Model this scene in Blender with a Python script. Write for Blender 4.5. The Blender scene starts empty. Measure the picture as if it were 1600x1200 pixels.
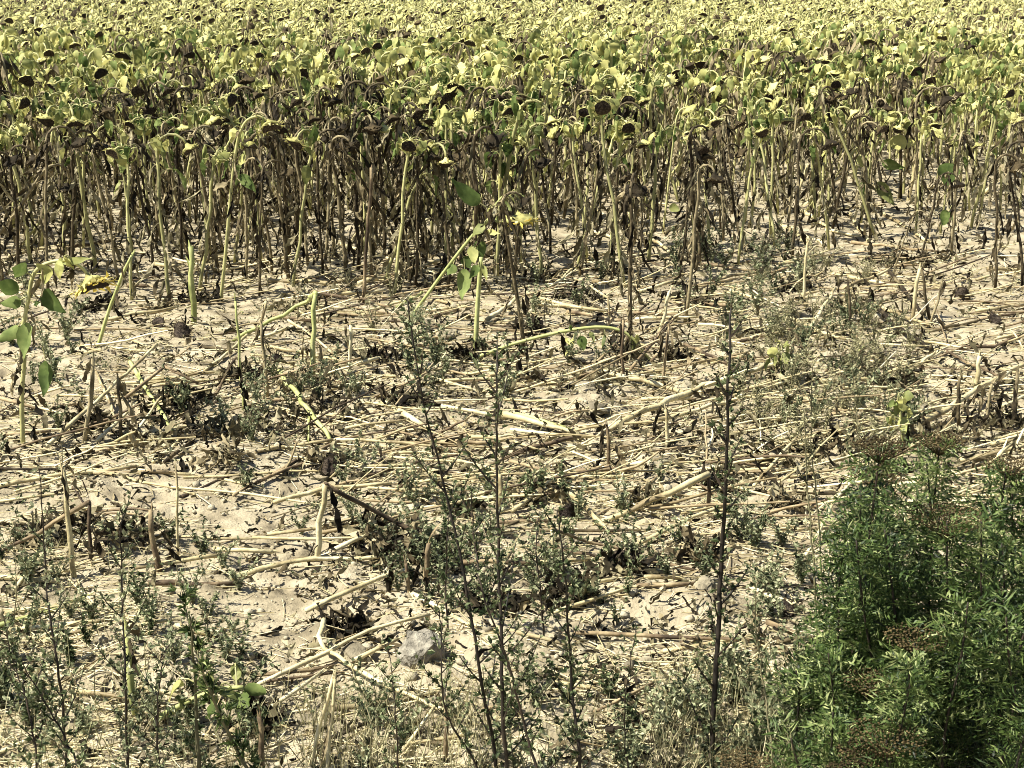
import bpy, math, random
import numpy as np
from mathutils import Vector, Matrix

# ------------------------------------------------------------------ scene, camera, light
S = bpy.context.scene
COL = S.collection
CAM_H, FPX, PITCH = 2.75, 2200.0, math.radians(17.06)
cam_data = bpy.data.cameras.new('camera')
cam_data.sensor_width = 36.0
cam_data.lens = 36.0 * FPX / 1600.0
cam_data.clip_end = 8000.0
cam = bpy.data.objects.new('camera', cam_data)
cam.location = (0, 0, CAM_H)
cam.rotation_euler = (math.pi / 2 - PITCH, 0, 0)
COL.objects.link(cam)
S.camera = cam

SUN_EL, SUN_AZ = math.radians(54), math.radians(-104)     # azimuth from +Y, clockwise positive
world = bpy.data.worlds.new('World')
S.world = world
world.use_nodes = True
wn = world.node_tree.nodes
bg = wn['Background']
sky = wn.new('ShaderNodeTexSky')
sky.sky_type = 'NISHITA'
sky.sun_disc = False
sky.sun_elevation = SUN_EL
sky.sun_rotation = SUN_AZ
world.node_tree.links.new(sky.outputs['Color'], bg.inputs['Color'])
bg.inputs['Strength'].default_value = 0.05
sun_data = bpy.data.lights.new('sun', 'SUN')
sun_data.energy = 5.0
sun_data.angle = math.radians(0.5)
sun_data.color = (1.0, 0.955, 0.83)
sun = bpy.data.objects.new('sun', sun_data)
to_sun = Vector((math.sin(SUN_AZ) * math.cos(SUN_EL), math.cos(SUN_AZ) * math.cos(SUN_EL), math.sin(SUN_EL)))
sun.rotation_euler = to_sun.to_track_quat('Z', 'Y').to_euler()
sun.location = to_sun * 50
COL.objects.link(sun)
S.view_settings.view_transform = 'Standard'
S.view_settings.look = 'None'
S.view_settings.exposure = 1.15
S.view_settings.gamma = 1.0
S.view_settings.use_curve_mapping = False
S.render.engine = 'CYCLES'
S.cycles.max_bounces = 5
S.cycles.diffuse_bounces = 3
S.cycles.filter_width = 0.95

R = random.Random(11)
NR = np.random.RandomState(5)

# ------------------------------------------------------------------ terrain
_tab = NR.rand(256, 256)


def vnoise(x, y, s, ox=0.0, oy=0.0):
    x = np.asarray(x, float) / s + ox + 900
    y = np.asarray(y, float) / s + oy + 900
    xi, yi = np.floor(x).astype(int), np.floor(y).astype(int)
    fx, fy = x - xi, y - yi
    fx, fy = fx * fx * (3 - 2 * fx), fy * fy * (3 - 2 * fy)
    a, b = _tab[xi % 256, yi % 256], _tab[(xi + 1) % 256, yi % 256]
    c, d = _tab[xi % 256, (yi + 1) % 256], _tab[(xi + 1) % 256, (yi + 1) % 256]
    return (a * (1 - fx) + b * fx) * (1 - fy) + (c * (1 - fx) + d * fx) * fy


def ray(x, y):
    """direction of the view through photograph point (x, y), scaled to unit world Y"""
    u, v = (x - 800) / FPX, (600 - y) / FPX
    dy = math.cos(PITCH) + v * math.sin(PITCH)
    dz = -math.sin(PITCH) + v * math.cos(PITCH)
    return u / dy, dz / dy


def G(x, y, z=0.0):
    rx, rz = ray(x, y)
    t = (z - CAM_H) / rz
    return Vector((rx * t, t, z))


def P(x, y, d):
    rx, rz = ray(x, y)
    return Vector((rx * d, d, CAM_H + rz * d))


def m_per_px(d):
    return d / FPX / math.cos(PITCH)


MOUNDS = [(G(535, 992), 0.055, -0.13), (G(500, 985), 0.05, 0.05), (G(900, 905), 0.07, -0.08), (G(905, 640), 0.28, 0.09), (G(540, 620), 0.35, 0.05), (G(860, 620), 0.2, 0.05), (G(640, 650), 0.3, 0.04), (G(990, 940), 0.2, 0.05),
          (G(1100, 950), 0.13, 0.05), (G(380, 720), 0.25, 0.05), (G(700, 520), 0.4, 0.05), (G(600, 930), 0.16, 0.03), (G(250, 1010), 0.25, 0.04)]


def hgt(x, y):
    x, y = np.asarray(x, float), np.asarray(y, float)
    h = 0.060 * (vnoise(x, y, 0.95) - 0.5) + 0.044 * (vnoise(x, y, 0.37, 7) - 0.5)
    rough = np.clip(vnoise(x, y, 0.6, 31, 5) * 1.9 - 0.25, 0.22, 1.0)
    h = h + rough * (0.040 * (vnoise(x, y, 0.15, 3, 8) - 0.5) + 0.036 * (vnoise(x, y, 0.068, 1, 2) - 0.5) + 0.024 * (vnoise(x, y, 0.030, 4, 4) - 0.5))
    for c, r, a in MOUNDS:
        h = h + a * np.exp(-((x - c.x) ** 2 + (y - c.y) ** 2) / (r * r))
    return h


def gz(x, y):
    return float(hgt(x, y))


def GH(x, y, dz=0.0):
    p = G(x, y)
    p.z = gz(p.x, p.y) + dz
    return p


# ------------------------------------------------------------------ materials
def mat(name, cols, scale=20.0, rough=0.85, trans=0.0, bump=0.0, stretch=(1, 1, 1), spec=0.15, obj=0.7, noise=1.5, bscale=None, tcol=None):
    m = bpy.data.materials.new(name)
    m.use_nodes = True
    nt = m.node_tree
    N, L = nt.nodes, nt.links
    pr = N['Principled BSDF']
    tc = N.new('ShaderNodeTexCoord')
    mp = N.new('ShaderNodeMapping')
    mp.inputs['Scale'].default_value = stretch
    L.new(tc.outputs['Object'], mp.inputs['Vector'])
    nz = N.new('ShaderNodeTexNoise')
    nz.inputs['Scale'].default_value = scale
    nz.inputs['Detail'].default_value = 4
    L.new(mp.outputs['Vector'], nz.inputs['Vector'])
    at = N.new('ShaderNodeAttribute')
    at.attribute_name = 'tint'
    oi = N.new('ShaderNodeObjectInfo')

    def ma(op, a, b):
        n = N.new('ShaderNodeMath')
        n.operation = op
        for i, q in enumerate((a, b)):
            if isinstance(q, (int, float)):
                n.inputs[i].default_value = q
            else:
                L.new(q, n.inputs[i])
        return n.outputs[0]
    f = ma('MULTIPLY', ma('SUBTRACT', nz.outputs['Fac'], 0.5), noise)
    f = ma('ADD', f, ma('MULTIPLY', ma('SUBTRACT', oi.outputs['Random'], 0.5), obj))
    f = ma('ADD', f, at.outputs['Fac'])
    f = ma('ADD', f, 0.5)
    cr = N.new('ShaderNodeValToRGB')
    els = cr.color_ramp.elements
    while len(els) < len(cols):
        els.new(0.5)
    for i, c in enumerate(cols):
        els[i].position = i / (len(cols) - 1)
        els[i].color = (*c, 1)
    L.new(f, cr.inputs['Fac'])
    L.new(cr.outputs['Color'], pr.inputs['Base Color'])
    pr.inputs['Roughness'].default_value = rough
    pr.inputs['Specular IOR Level'].default_value = spec
    if bump:
        bn = N.new('ShaderNodeTexNoise')
        bn.inputs['Scale'].default_value = bscale or scale * 3
        bn.inputs['Detail'].default_value = 5
        L.new(mp.outputs['Vector'], bn.inputs['Vector'])
        bp = N.new('ShaderNodeBump')
        bp.inputs['Strength'].default_value = bump
        bp.inputs['Distance'].default_value = 0.02
        L.new(bn.outputs['Fac'], bp.inputs['Height'])
        L.new(bp.outputs['Normal'], pr.inputs['Normal'])
    if trans:
        tr = N.new('ShaderNodeBsdfTranslucent')
        if tcol:
            tr.inputs['Color'].default_value = (*tcol, 1)
        else:
            L.new(cr.outputs['Color'], tr.inputs['Color'])
        mx = N.new('ShaderNodeMixShader')
        mx.inputs['Fac'].default_value = trans
        L.new(pr.outputs['BSDF'], mx.inputs[1])
        L.new(tr.outputs['BSDF'], mx.inputs[2])
        L.new(mx.outputs['Shader'], N['Material Output'].inputs['Surface'])
    return m


M = {}
M['soil'] = mat('dry_sandy_soil', [(0.11, 0.092, 0.062), (0.26, 0.22, 0.148), (0.37, 0.32, 0.222), (0.43, 0.378, 0.27)], 5.5, 0.95, bump=0.5, spec=0.05, obj=0, noise=2.1, bscale=70)
M['clod'] = mat('dry_soil_clod', [(0.13, 0.112, 0.078), (0.28, 0.245, 0.17), (0.40, 0.355, 0.255)], 9, 0.95, bump=0.5, spec=0.05, obj=0.6, bscale=60)
M['straw'] = mat('dry_straw_stalk', [(0.22, 0.17, 0.09), (0.44, 0.37, 0.20), (0.58, 0.51, 0.30), (0.66, 0.60, 0.40)], 14, 0.6, bump=0.25, stretch=(1, 1, 1), spec=0.3, obj=0.5, noise=1.2)
M['strawbrown'] = mat('weathered_brown_stalk', [(0.05, 0.035, 0.022), (0.14, 0.10, 0.06), (0.30, 0.23, 0.13), (0.42, 0.34, 0.21)], 12, 0.75, bump=0.3, spec=0.2, obj=0.5, noise=1.4)
M['strawgreen'] = mat('pale_green_stalk', [(0.22, 0.24, 0.08), (0.40, 0.42, 0.16), (0.52, 0.52, 0.24)], 10, 0.55, bump=0.15, spec=0.3, obj=0.4)
M['deadstalk'] = mat('dead_dark_stalk', [(0.025, 0.019, 0.012), (0.11, 0.086, 0.048), (0.34, 0.285, 0.165)], 12, 0.8, bump=0.3, obj=0.9)
M['ripestalk'] = mat('ripe_yellow_stalk', [(0.15, 0.145, 0.065), (0.38, 0.365, 0.155), (0.60, 0.57, 0.27)], 8, 0.6, bump=0.15, spec=0.3, obj=0.5)
M['leafdead'] = mat('dead_brown_leaf', [(0.010, 0.008, 0.005), (0.034, 0.026, 0.015), (0.115, 0.090, 0.050), (0.32, 0.265, 0.155)], 16, 0.85, trans=0.1, obj=0.9, noise=1.3)
M['leafwither'] = mat('withered_tan_leaf', [(0.030, 0.025, 0.014), (0.10, 0.086, 0.048), (0.23, 0.20, 0.115), (0.42, 0.375, 0.24)], 16, 0.85, trans=0.12, obj=0.8, noise=1.3)
M['leafgreen'] = mat('sunflower_green_leaf', [(0.038, 0.060, 0.017), (0.11, 0.158, 0.043), (0.27, 0.325, 0.11)], 14, 0.7, trans=0.35, spec=0.12, obj=0.7)
M['leafyellow'] = mat('sunflower_yellowing_leaf', [(0.10, 0.125, 0.04), (0.31, 0.325, 0.11), (0.58, 0.545, 0.20)], 12, 0.6, trans=0.3, spec=0.25, obj=0.8)
M['headback'] = mat('ripe_head_back', [(0.20, 0.19, 0.07), (0.50, 0.47, 0.175), (0.67, 0.62, 0.28)], 16, 0.65, trans=0.08, obj=0.7, bump=0.2)
M['headbrown'] = mat('dead_head_back', [(0.010, 0.008, 0.005), (0.036, 0.027, 0.015), (0.105, 0.078, 0.038)], 18, 0.85, obj=0.6, bump=0.3)
M['seeds'] = mat('seed_face', [(0.010, 0.008, 0.007), (0.035, 0.026, 0.02), (0.11, 0.085, 0.06)], 70, 0.8, bump=0.6, obj=0.4, noise=2.0, bscale=140)
M['bract'] = mat('pale_yellow_bract', [(0.28, 0.27, 0.10), (0.58, 0.545, 0.22), (0.73, 0.67, 0.33)], 25, 0.6, trans=0.25, obj=0.5)
M['petal'] = mat('dried_yellow_petal', [(0.5, 0.36, 0.05), (0.68, 0.54, 0.12), (0.74, 0.64, 0.25)], 25, 0.6, trans=0.3, obj=0.3)
M['mugstem'] = mat('dark_weed_stem', [(0.010, 0.009, 0.007), (0.028, 0.022, 0.017), (0.075, 0.055, 0.04)], 20, 0.6, spec=0.25, obj=0.5)
M['mugleaf'] = mat('mugwort_leaf', [(0.014, 0.024, 0.008), (0.048, 0.070, 0.026), (0.17, 0.20, 0.095), (0.40, 0.41, 0.24)], 25, 0.6, trans=0.22, spec=0.2, obj=0.4, noise=1.0)
M['goose'] = mat('goosefoot_leaf', [(0.032, 0.042, 0.020), (0.11, 0.13, 0.065), (0.27, 0.29, 0.165), (0.46, 0.46, 0.29)], 20, 0.7, trans=0.18, obj=0.6, noise=1.0)
M['oliveweed'] = mat('olive_dry_weed', [(0.06, 0.055, 0.03), (0.17, 0.16, 0.085), (0.33, 0.31, 0.17), (0.46, 0.43, 0.26)], 20, 0.75, trans=0.15, obj=0.6, noise=1.0)
M['weedstem'] = mat('thin_weed_stem', [(0.05, 0.05, 0.028), (0.14, 0.13, 0.07), (0.28, 0.25, 0.15)], 15, 0.7, obj=0.6)
M['tansy'] = mat('tansy_leaf', [(0.010, 0.019, 0.006), (0.038, 0.070, 0.017), (0.115, 0.165, 0.044), (0.38, 0.42, 0.18)], 22, 0.5, trans=0.28, spec=0.3, obj=0.4, noise=1.1)
M['umbel'] = mat('dried_brown_flower_head', [(0.018, 0.013, 0.006), (0.056, 0.041, 0.018), (0.135, 0.10, 0.047)], 40, 0.9, obj=0.4, bump=0.4)
M['drygrass'] = mat('dry_grass', [(0.16, 0.15, 0.07), (0.36, 0.33, 0.18), (0.56, 0.51, 0.32)], 6, 0.7, trans=0.2, obj=0.3)
M['stone'] = mat('grey_field_stone', [(0.08, 0.073, 0.058), (0.22, 0.20, 0.16), (0.40, 0.37, 0.295)], 26, 0.9, bump=1.0, obj=0.3, noise=1.8, bscale=50)


# ------------------------------------------------------------------ mesh building
class MB:
    def __init__(self):
        self.V, self.F, self.I, self.T, self.n = [], [], [], [], 0

    def add(self, V, F, mi=0, tint=0.0):
        b = self.n
        self.V.extend(V)
        self.F.extend([tuple(i + b for i in f) for f in F])
        self.I.extend([mi] * len(F))
        self.T.extend([tint] * len(V))
        self.n += len(V)

    def data(self, name, mats, smooth=False):
        me = bpy.data.meshes.new(name)
        me.from_pydata([tuple(v) for v in self.V], [], self.F)
        for m in mats:
            me.materials.append(M[m])
        me.polygons.foreach_set('material_index', self.I)
        if smooth:
            me.polygons.foreach_set('use_smooth', [True] * len(self.F))
        if any(self.T):
            a = me.attributes.new('tint', 'FLOAT', 'POINT')
            a.data.foreach_set('value', self.T)
        me.update()
        return me

    def build(self, name, mats, parent=None, loc=(0, 0, 0), smooth=False):
        o = bpy.data.objects.new(name, self.data(name, mats, smooth))
        o.location = loc
        COL.objects.link(o)
        if parent is not None:
            o.parent = parent
        return o


def frame(d, hint=Vector((0, 0, 1))):
    d = d.normalized()
    s = d.cross(hint)
    if s.length < 1e-4:
        s = d.cross(Vector((1, 0, 0)))
    s.normalize()
    return s, s.cross(d).normalized()


def tube(pts, rad, n=6, cap=True):
    V, F = [], []
    k = len(pts)
    hint = Vector((0.31, 0.17, 0.93)).normalized()
    a = None
    for i, p in enumerate(pts):
        d = (pts[min(i + 1, k - 1)] - pts[max(i - 1, 0)])
        if d.length < 1e-7:
            d = Vector((0, 0, 1))
        d.normalize()
        if a is None:
            a, b = frame(d, hint)
        else:
            a = (a - d * a.dot(d))
            if a.length < 1e-5:
                a, b = frame(d, hint)
            a.normalize()
            b = a.cross(d).normalized()
        r = rad[i] if hasattr(rad, '__len__') else rad
        for j in range(n):
            t = 2 * math.pi * j / n
            V.append(p + a * (r * math.cos(t)) + b * (r * math.sin(t)))
    for i in range(k - 1):
        for j in range(n):
            q = (j + 1) % n
            F.append((i * n + j, i * n + q, (i + 1) * n + q, (i + 1) * n + j))
    if cap:
        F.append(tuple(range(n))[::-1])
        F.append(tuple((k - 1) * n + j for j in range(n)))
    return V, F


HEART = [(0, 0.30), (0.12, 0.82), (0.32, 1.0), (0.58, 0.78), (0.82, 0.38), (1.0, 0.03)]
KITE = [(0, 0.08), (0.35, 1.0), (1.0, 0.04)]
CRUMP = [(0, 0.2), (0.16, 0.75), (0.34, 0.6), (0.52, 1.0), (0.70, 0.65), (0.86, 0.5), (1, 0.05)]
LANCE = [(0, 0.15), (0.25, 0.8), (0.5, 1.0), (0.75, 0.6), (1, 0.04)]


def leaf(p, d, L, W, droop, fold=0.25, prof=HEART, jit=0.0, twist=0.0, rr=R, side=None):
    """blade from p along d; droop turns the midrib downward along its length"""
    d = d.normalized()
    s = side.normalized() if side is not None else frame(d)[0]
    V, F = [], []
    q = p.copy()
    prev = 0.0
    n = len(prof)
    for i, (t, w) in enumerate(prof):
        step = (t - prev) * L
        if i:
            a = droop * (t - prev)
            d = Matrix.Rotation(-a, 3, s) @ d if s.length else d
            q = q + d * step
        prev = t
        nn = s.cross(d).normalized()
        ss = Matrix.Rotation(twist * t, 3, d) @ s
        nn = Matrix.Rotation(twist * t, 3, d) @ nn
        j1, j2, j3 = (rr.uniform(-jit, jit) for _ in range(3))
        V.append(q + ss * (W * w * math.cos(fold)) + nn * (W * w * math.sin(fold) + j1))
        V.append(q + nn * j2 * 0.5)
        V.append(q - ss * (W * w * math.cos(fold)) + nn * (W * w * math.sin(fold) + j3))
    for i in range(n - 1):
        a, b = 3 * i, 3 * (i + 1)
        F.append((a, a + 1, b + 1, b))
        F.append((a + 1, a + 2, b + 2, b + 1))
    return V, F


def bez(a, b, c, n):
    return [a * (1 - t) ** 2 + b * (2 * t * (1 - t)) + c * t * t for t in [i / (n - 1) for i in range(n)]]


def lathe(p, ax, prof, n, squash=1.0):
    a, b = frame(ax, Vector((0.2, 0.9, 0.3)))
    ax = ax.normalized()
    V, F = [], []
    k1, k2 = (p.x * 91.7 + ax.x * 13) % 6.28, (p.z * 57.3 + ax.y * 7) % 6.28
    for (t, r) in prof:
        for j in range(n):
            th = 2 * math.pi * j / n
            q = r * (1 + 0.11 * math.sin(2 * th + k1) + 0.07 * math.sin(3 * th + k2) + 0.05 * math.sin(5 * th + k1 + k2))
            V.append(p + ax * (t + 0.25 * r * math.sin(2 * th + k2) * (r > 0.03)) + a * (q * math.cos(th)) + b * (q * squash * math.sin(th)))
    for i in range(len(prof) - 1):
        for j in range(n):
            q = (j + 1) % n
            F.append((i * n + j, i * n + q, (i + 1) * n + q, (i + 1) * n + j))
    return V, F


def rndv(rr, s=1.0):
    return Vector((rr.uniform(-s, s), rr.uniform(-s, s), rr.uniform(-s, s)))


# ------------------------------------------------------------------ labels
SUNNY, SHADOW = 'sunward of', 'shadeward of'
MARKS = [('the grey stone', G(655, 1040)), ('the twin dark mugwort stems', G(785, 1195)), ('the tallest single mugwort', G(1112, 1195)), ('the leaning yellow-headed sunflower', G(630, 510)),
         ('the short broad-leaved sunflower', G(35, 690)), ('the thick snapped stake', G(743, 545)), ('the arching green stalk', G(900, 560)), ('the two fallen seed heads', G(275, 525)),
         ('the lone fallen seed head', G(1505, 472)), ('the pointed stub', G(247, 895)), ('the pale upright stake', G(118, 905)), ('the stake with a folded top', G(495, 870)),
         ('the soil mound', G(905, 640)), ('the tansy clump', G(1420, 1180)), ('the split pale stub', G(212, 1120)), ('the thin bare stake', G(278, 870)),
         ('the knee-bent stalk', G(487, 595)), ('the yellow-leaved sunflower', G(1415, 330)), ('the arch-necked pale sunflower', G(345, 465)), ('the long pale diagonal stalk', G(1080, 620)),
         ('the thick straw stalk by the far clump', G(1520, 620)), ('the brown upright peg', G(1106, 800)), ('the curved-root stalk', G(600, 1080)), ('the slender pole stalk', G(568, 470)),
         ('the tall bare pale stalk', G(1035, 365)), ('the olive weed patch', G(1300, 640)), ('the grey-green weed patch', G(1160, 440))]
USED = {}


def label(first, p, kind, most=16):
    """first words say the look; then where it stands against things one can find"""
    near = sorted(MARKS, key=lambda m: (m[1] - Vector((p.x, p.y, 0))).length)
    cand = []
    for nm, q in near[:5]:
        dx, dy = p.x - q.x, p.y - q.y
        dist = math.hypot(dx, dy)
        if abs(dx) > abs(dy):
            rel = SHADOW if dx > 0 else SUNNY
        else:
            rel = 'behind' if dy > 0 else 'in front of'
        far = 'close ' if dist < 0.45 else ('' if dist < 1.1 else ('a step ' if dist < 2.2 else 'well '))
        cand.append('%s %s%s %s' % (first, far, rel, nm))
    for c in cand:
        if len(c.split()) <= 16 and c not in USED:
            USED[c] = 1
            return c
    for c in cand:
        if len(c.split()) <= 16:
            return c
    return ' '.join(cand[0].split()[:16])


def tag(o, lab, cat, group=None, kind=None):
    if lab:
        o['label'] = lab
    if cat:
        o['category'] = cat
    if group:
        o['group'] = group
    if kind:
        o['kind'] = kind
    return o


def empty(name, loc, rz=0.0, sc=1.0):
    o = bpy.data.objects.new(name, None)
    o.empty_display_size = 0.1
    o.location = loc
    o.rotation_euler = (0, 0, rz)
    o.scale = (sc, sc, sc)
    COL.objects.link(o)
    return o


def copy_tree(o, parent=None):
    c = o.copy()
    COL.objects.link(c)
    if parent is not None:
        c.parent = parent
    for ch in KIDS.get(o.name, []):
        copy_tree(ch, c)
    return c


KIDS = {}


def kid(o, p):
    KIDS.setdefault(p.name, []).append(o)
    return o


# ------------------------------------------------------------------ ground
def build_ground():
    ds = [1.2]
    while ds[-1] < 3.2:
        ds.append(ds[-1] * 1.03)
    while ds[-1] < 13:
        ds.append(ds[-1] * 1.0031)
    while ds[-1] < 60:
        ds.append(ds[-1] * 1.012)
    us = list(np.arange(-0.44, 0.4401, 0.0030))
    left, st, u = [], 0.006, -0.44
    while u > -2.2:
        u -= st
        st *= 1.25
        left.append(u)
    us = left[::-1] + us + [-x for x in left]
    us = np.array(us)
    ds = np.array(ds)
    D, U = np.meshgrid(ds, us, indexing='ij')
    X, Y = U * (D + 0.3), D
    Z = hgt(X, Y)
    ed = np.zeros_like(Z)
    Z[0, :] = Z[-1, :] = -0.2
    Z[:, 0] = Z[:, -1] = -0.2
    nr, nc = D.shape
    V = np.stack([X, Y, Z], -1).reshape(-1, 3)
    i = np.arange((nr - 1) * nc).reshape(nr - 1, nc)[:, :-1].ravel()
    F = np.stack([i, i + 1, i + nc + 1, i + nc], -1)
    me = bpy.data.meshes.new('ground')
    me.vertices.add(len(V))
    me.vertices.foreach_set('co', V.ravel())
    me.loops.add(F.size)
    me.loops.foreach_set('vertex_index', F.ravel())
    me.polygons.add(len(F))
    me.polygons.foreach_set('loop_start', np.arange(0, F.size, 4))
    me.polygons.foreach_set('use_smooth', np.ones(len(F), bool))
    me.materials.append(M['soil'])
    me.update(calc_edges=True)
    o = bpy.data.objects.new('ground', me)
    COL.objects.link(o)
    tag(o, 'pale dry crusted sandy soil of the field', None, kind='structure')
    mb = MB()
    s = 4000
    mb.add([(-s, -s, -0.15), (s, -s, -0.15), (s, s, -0.15), (-s, s, -0.15)], [(0, 1, 2, 3)])
    tag(mb.build('terrain', ['soil']), 'flat dry farmland reaching to the horizon', None, kind='structure')


build_ground()


def mass(name, arrs, mats, lab, kind='stuff', smooth=False):
    """many small pieces as one mesh: arrs = list of (V (n,3), tris (m,3), material index (m,), tint (n,))"""
    V = np.concatenate([a[0] for a in arrs])
    off = np.cumsum([0] + [len(a[0]) for a in arrs[:-1]])
    F = np.concatenate([a[1] + o for a, o in zip(arrs, off)])
    I = np.concatenate([a[2] for a in arrs])
    T = np.concatenate([a[3] for a in arrs])
    me = bpy.data.meshes.new(name)
    me.vertices.add(len(V))
    me.vertices.foreach_set('co', V.astype(np.float32).ravel())
    me.loops.add(F.size)
    me.loops.foreach_set('vertex_index', F.astype(np.int32).ravel())
    me.polygons.add(len(F))
    me.polygons.foreach_set('loop_start', np.arange(0, F.size, 3, dtype=np.int32))
    me.polygons.foreach_set('material_index', I.astype(np.int32))
    if smooth:
        me.polygons.foreach_set('use_smooth', np.ones(len(F), bool))
    for m in mats:
        me.materials.append(M[m])
    a = me.attributes.new('tint', 'FLOAT', 'POINT')
    a.data.foreach_set('value', T.astype(np.float32))
    me.update(calc_edges=True)
    o = bpy.data.objects.new(name, me)
    COL.objects.link(o)
    tag(o, lab, None, kind=kind)
    return o


def tris_of(mb):
    V = np.array([tuple(v) for v in mb.V], float)
    F, I = [], []
    for f, m in zip(mb.F, mb.I):
        for k in range(1, len(f) - 1):
            F.append((f[0], f[k], f[k + 1]))
            I.append(m)
    return V, np.array(F, int), np.array(I, int), np.array(mb.T, float)


def ico(sub):
    import bmesh
    bm = bmesh.new()
    bmesh.ops.create_icosphere(bm, subdivisions=sub, radius=1.0)
    bm.verts.ensure_lookup_table()
    V = np.array([v.co[:] for v in bm.verts])
    F = np.array([[v.index for v in f.verts] for f in bm.faces])
    bm.free()
    return V, F


ICO1, ICO2, ICO3 = ico(1), ico(2), ico(3)


def in_view(n, y0, y1, rng, spread=1.15):
    """n ground points, even in the photograph between rows y0 and y1"""
    x = rng.uniform(800 - 800 * spread, 800 + 800 * spread, n)
    y = rng.uniform(y0, y1, n)
    v = (600 - y) / FPX
    dy = math.cos(PITCH) + v * math.sin(PITCH)
    dz = -math.sin(PITCH) + v * math.cos(PITCH)
    t = -CAM_H / dz
    return (x - 800) / FPX * t, dy * t, x, y


# soil crumbs
def build_crumbs():
    rng = np.random.RandomState(3)
    arrs = []
    X, Y, px, py = in_view(19000, 330, 1290, rng)
    keep = vnoise(X, Y, 0.45, 12, 3) + 0.35 * rng.rand(len(X)) > 0.55
    for x, y in zip(X[keep], Y[keep]):
        s = min(0.035, 0.0045 * math.exp(rng.normal(0.35, 0.6))) * (0.7 + 0.05 * y)
        V = ICO1[0] * (1 + rng.uniform(-0.35, 0.35, (12, 1))) * s * np.array([1, rng.uniform(0.6, 1.1), rng.uniform(0.5, 0.9)])
        a = rng.uniform(0, 6.3)
        c, sn = math.cos(a), math.sin(a)
        V = np.stack([V[:, 0] * c - V[:, 1] * sn + x, V[:, 0] * sn + V[:, 1] * c + y, V[:, 2] + gz(x, y) + s * 0.2], -1)
        arrs.append((V, ICO1[1], np.zeros(len(ICO1[1])), np.full(12, rng.normal(0.05, 0.3))))
    mass('soil_crumbs', arrs, ['clod'], 'loose crumbs of dry soil strewn over the ground')


build_crumbs()


def lump(name, p, sx, sy, sz, m, seed, sub=ICO2, amp=0.22, rz=0.0, sink=0.25):
    rng = np.random.RandomState(seed)
    V = sub[0].copy()
    off = rng.rand(3) * 30
    r = 1 + amp * 2 * (vnoise(V[:, 0] * 1.3 + V[:, 2] * 0.9 + off[0], V[:, 1] * 1.3 - V[:, 2] * 0.8 + off[1], 0.8) - 0.5) + amp * (vnoise(V[:, 0] * 3 + off[1], V[:, 1] * 3 + V[:, 2] * 2 + off[2], 0.7) - 0.5)
    V = V * r[:, None]
    V = np.sign(V) * np.abs(V) ** 0.85 * np.array([sx, sy, sz])
    mb = MB()
    mb.add([Vector(v) for v in V], [tuple(f) for f in sub[1]])
    o = mb.build(name, [m], loc=(p.x, p.y, gz(p.x, p.y) + sz * (1 - 2 * sink)))
    o.rotation_euler = (0, 0, rz)
    return o


st = lump('field_stone', G(660, 1036), 0.09, 0.08, 0.085, 'stone', 8, ICO3, 0.3, 0.3, 0.32)
tag(st, 'pale grey rough stone half hidden behind weeds', 'stone')
CL = [(560, 1030, 55), (905, 615, 60), (860, 640, 45), (930, 650, 45), (1100, 945, 55), (620, 660, 30), (700, 530, 35), (400, 585, 30), (435, 640, 25), (1065, 600, 40), (1210, 965, 35), (960, 715, 40),
      (330, 735, 30), (560, 900, 25), (1020, 735, 45), (230, 1000, 35), (345, 1020, 25), (1010, 1040, 30), (480, 1120, 30), (820, 700, 30), (1180, 570, 30), (660, 620, 30), (1345, 655, 30),
      (285, 1045, 30), (760, 920, 25), (150, 700, 25), (80, 655, 30), (1450, 640, 30), (1520, 560, 22), (925, 1030, 26), (870, 1100, 30)]
for i, (x, y, w) in enumerate(CL):
    p = G(x, y)
    w *= m_per_px(p.y) * 0.5
    o = lump('soil_clod', p, w, w * R.uniform(0.6, 0.9), w * R.uniform(0.35, 0.5), 'clod', 40 + i, ICO3, 0.42, R.uniform(0, 6), 0.42)
    tag(o, label('%s lump of pale dry soil' % ('large' if w > 0.09 else 'small rounded'), p, 'clod'), 'soil clod', 'larger soil clods on the bare ground')


# ------------------------------------------------------------------ sunflowers
def crook(rr, h, lean, az, turn, rad, n=7, wob=0.012):
    """stalk path: upright, then a neck that bends over toward azimuth az"""
    pts = []
    top = h - rad
    k = 6
    for i in range(k):
        t = i / k
        pts.append(Vector((lean[0] * t * t * h + rr.uniform(-wob, wob) * (i > 0), lean[1] * t * t * h + rr.uniform(-wob, wob) * (i > 0), top * t)))
    c = Vector((lean[0] * h, lean[1] * h, top))
    out = Vector((math.cos(az), math.sin(az), 0))
    for i in range(n):
        a = turn * i / (n - 1)
        pts.append(c + out * (rad * (1 - math.cos(a))) + Vector((0, 0, rad * math.sin(a))))
    return pts


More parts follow.
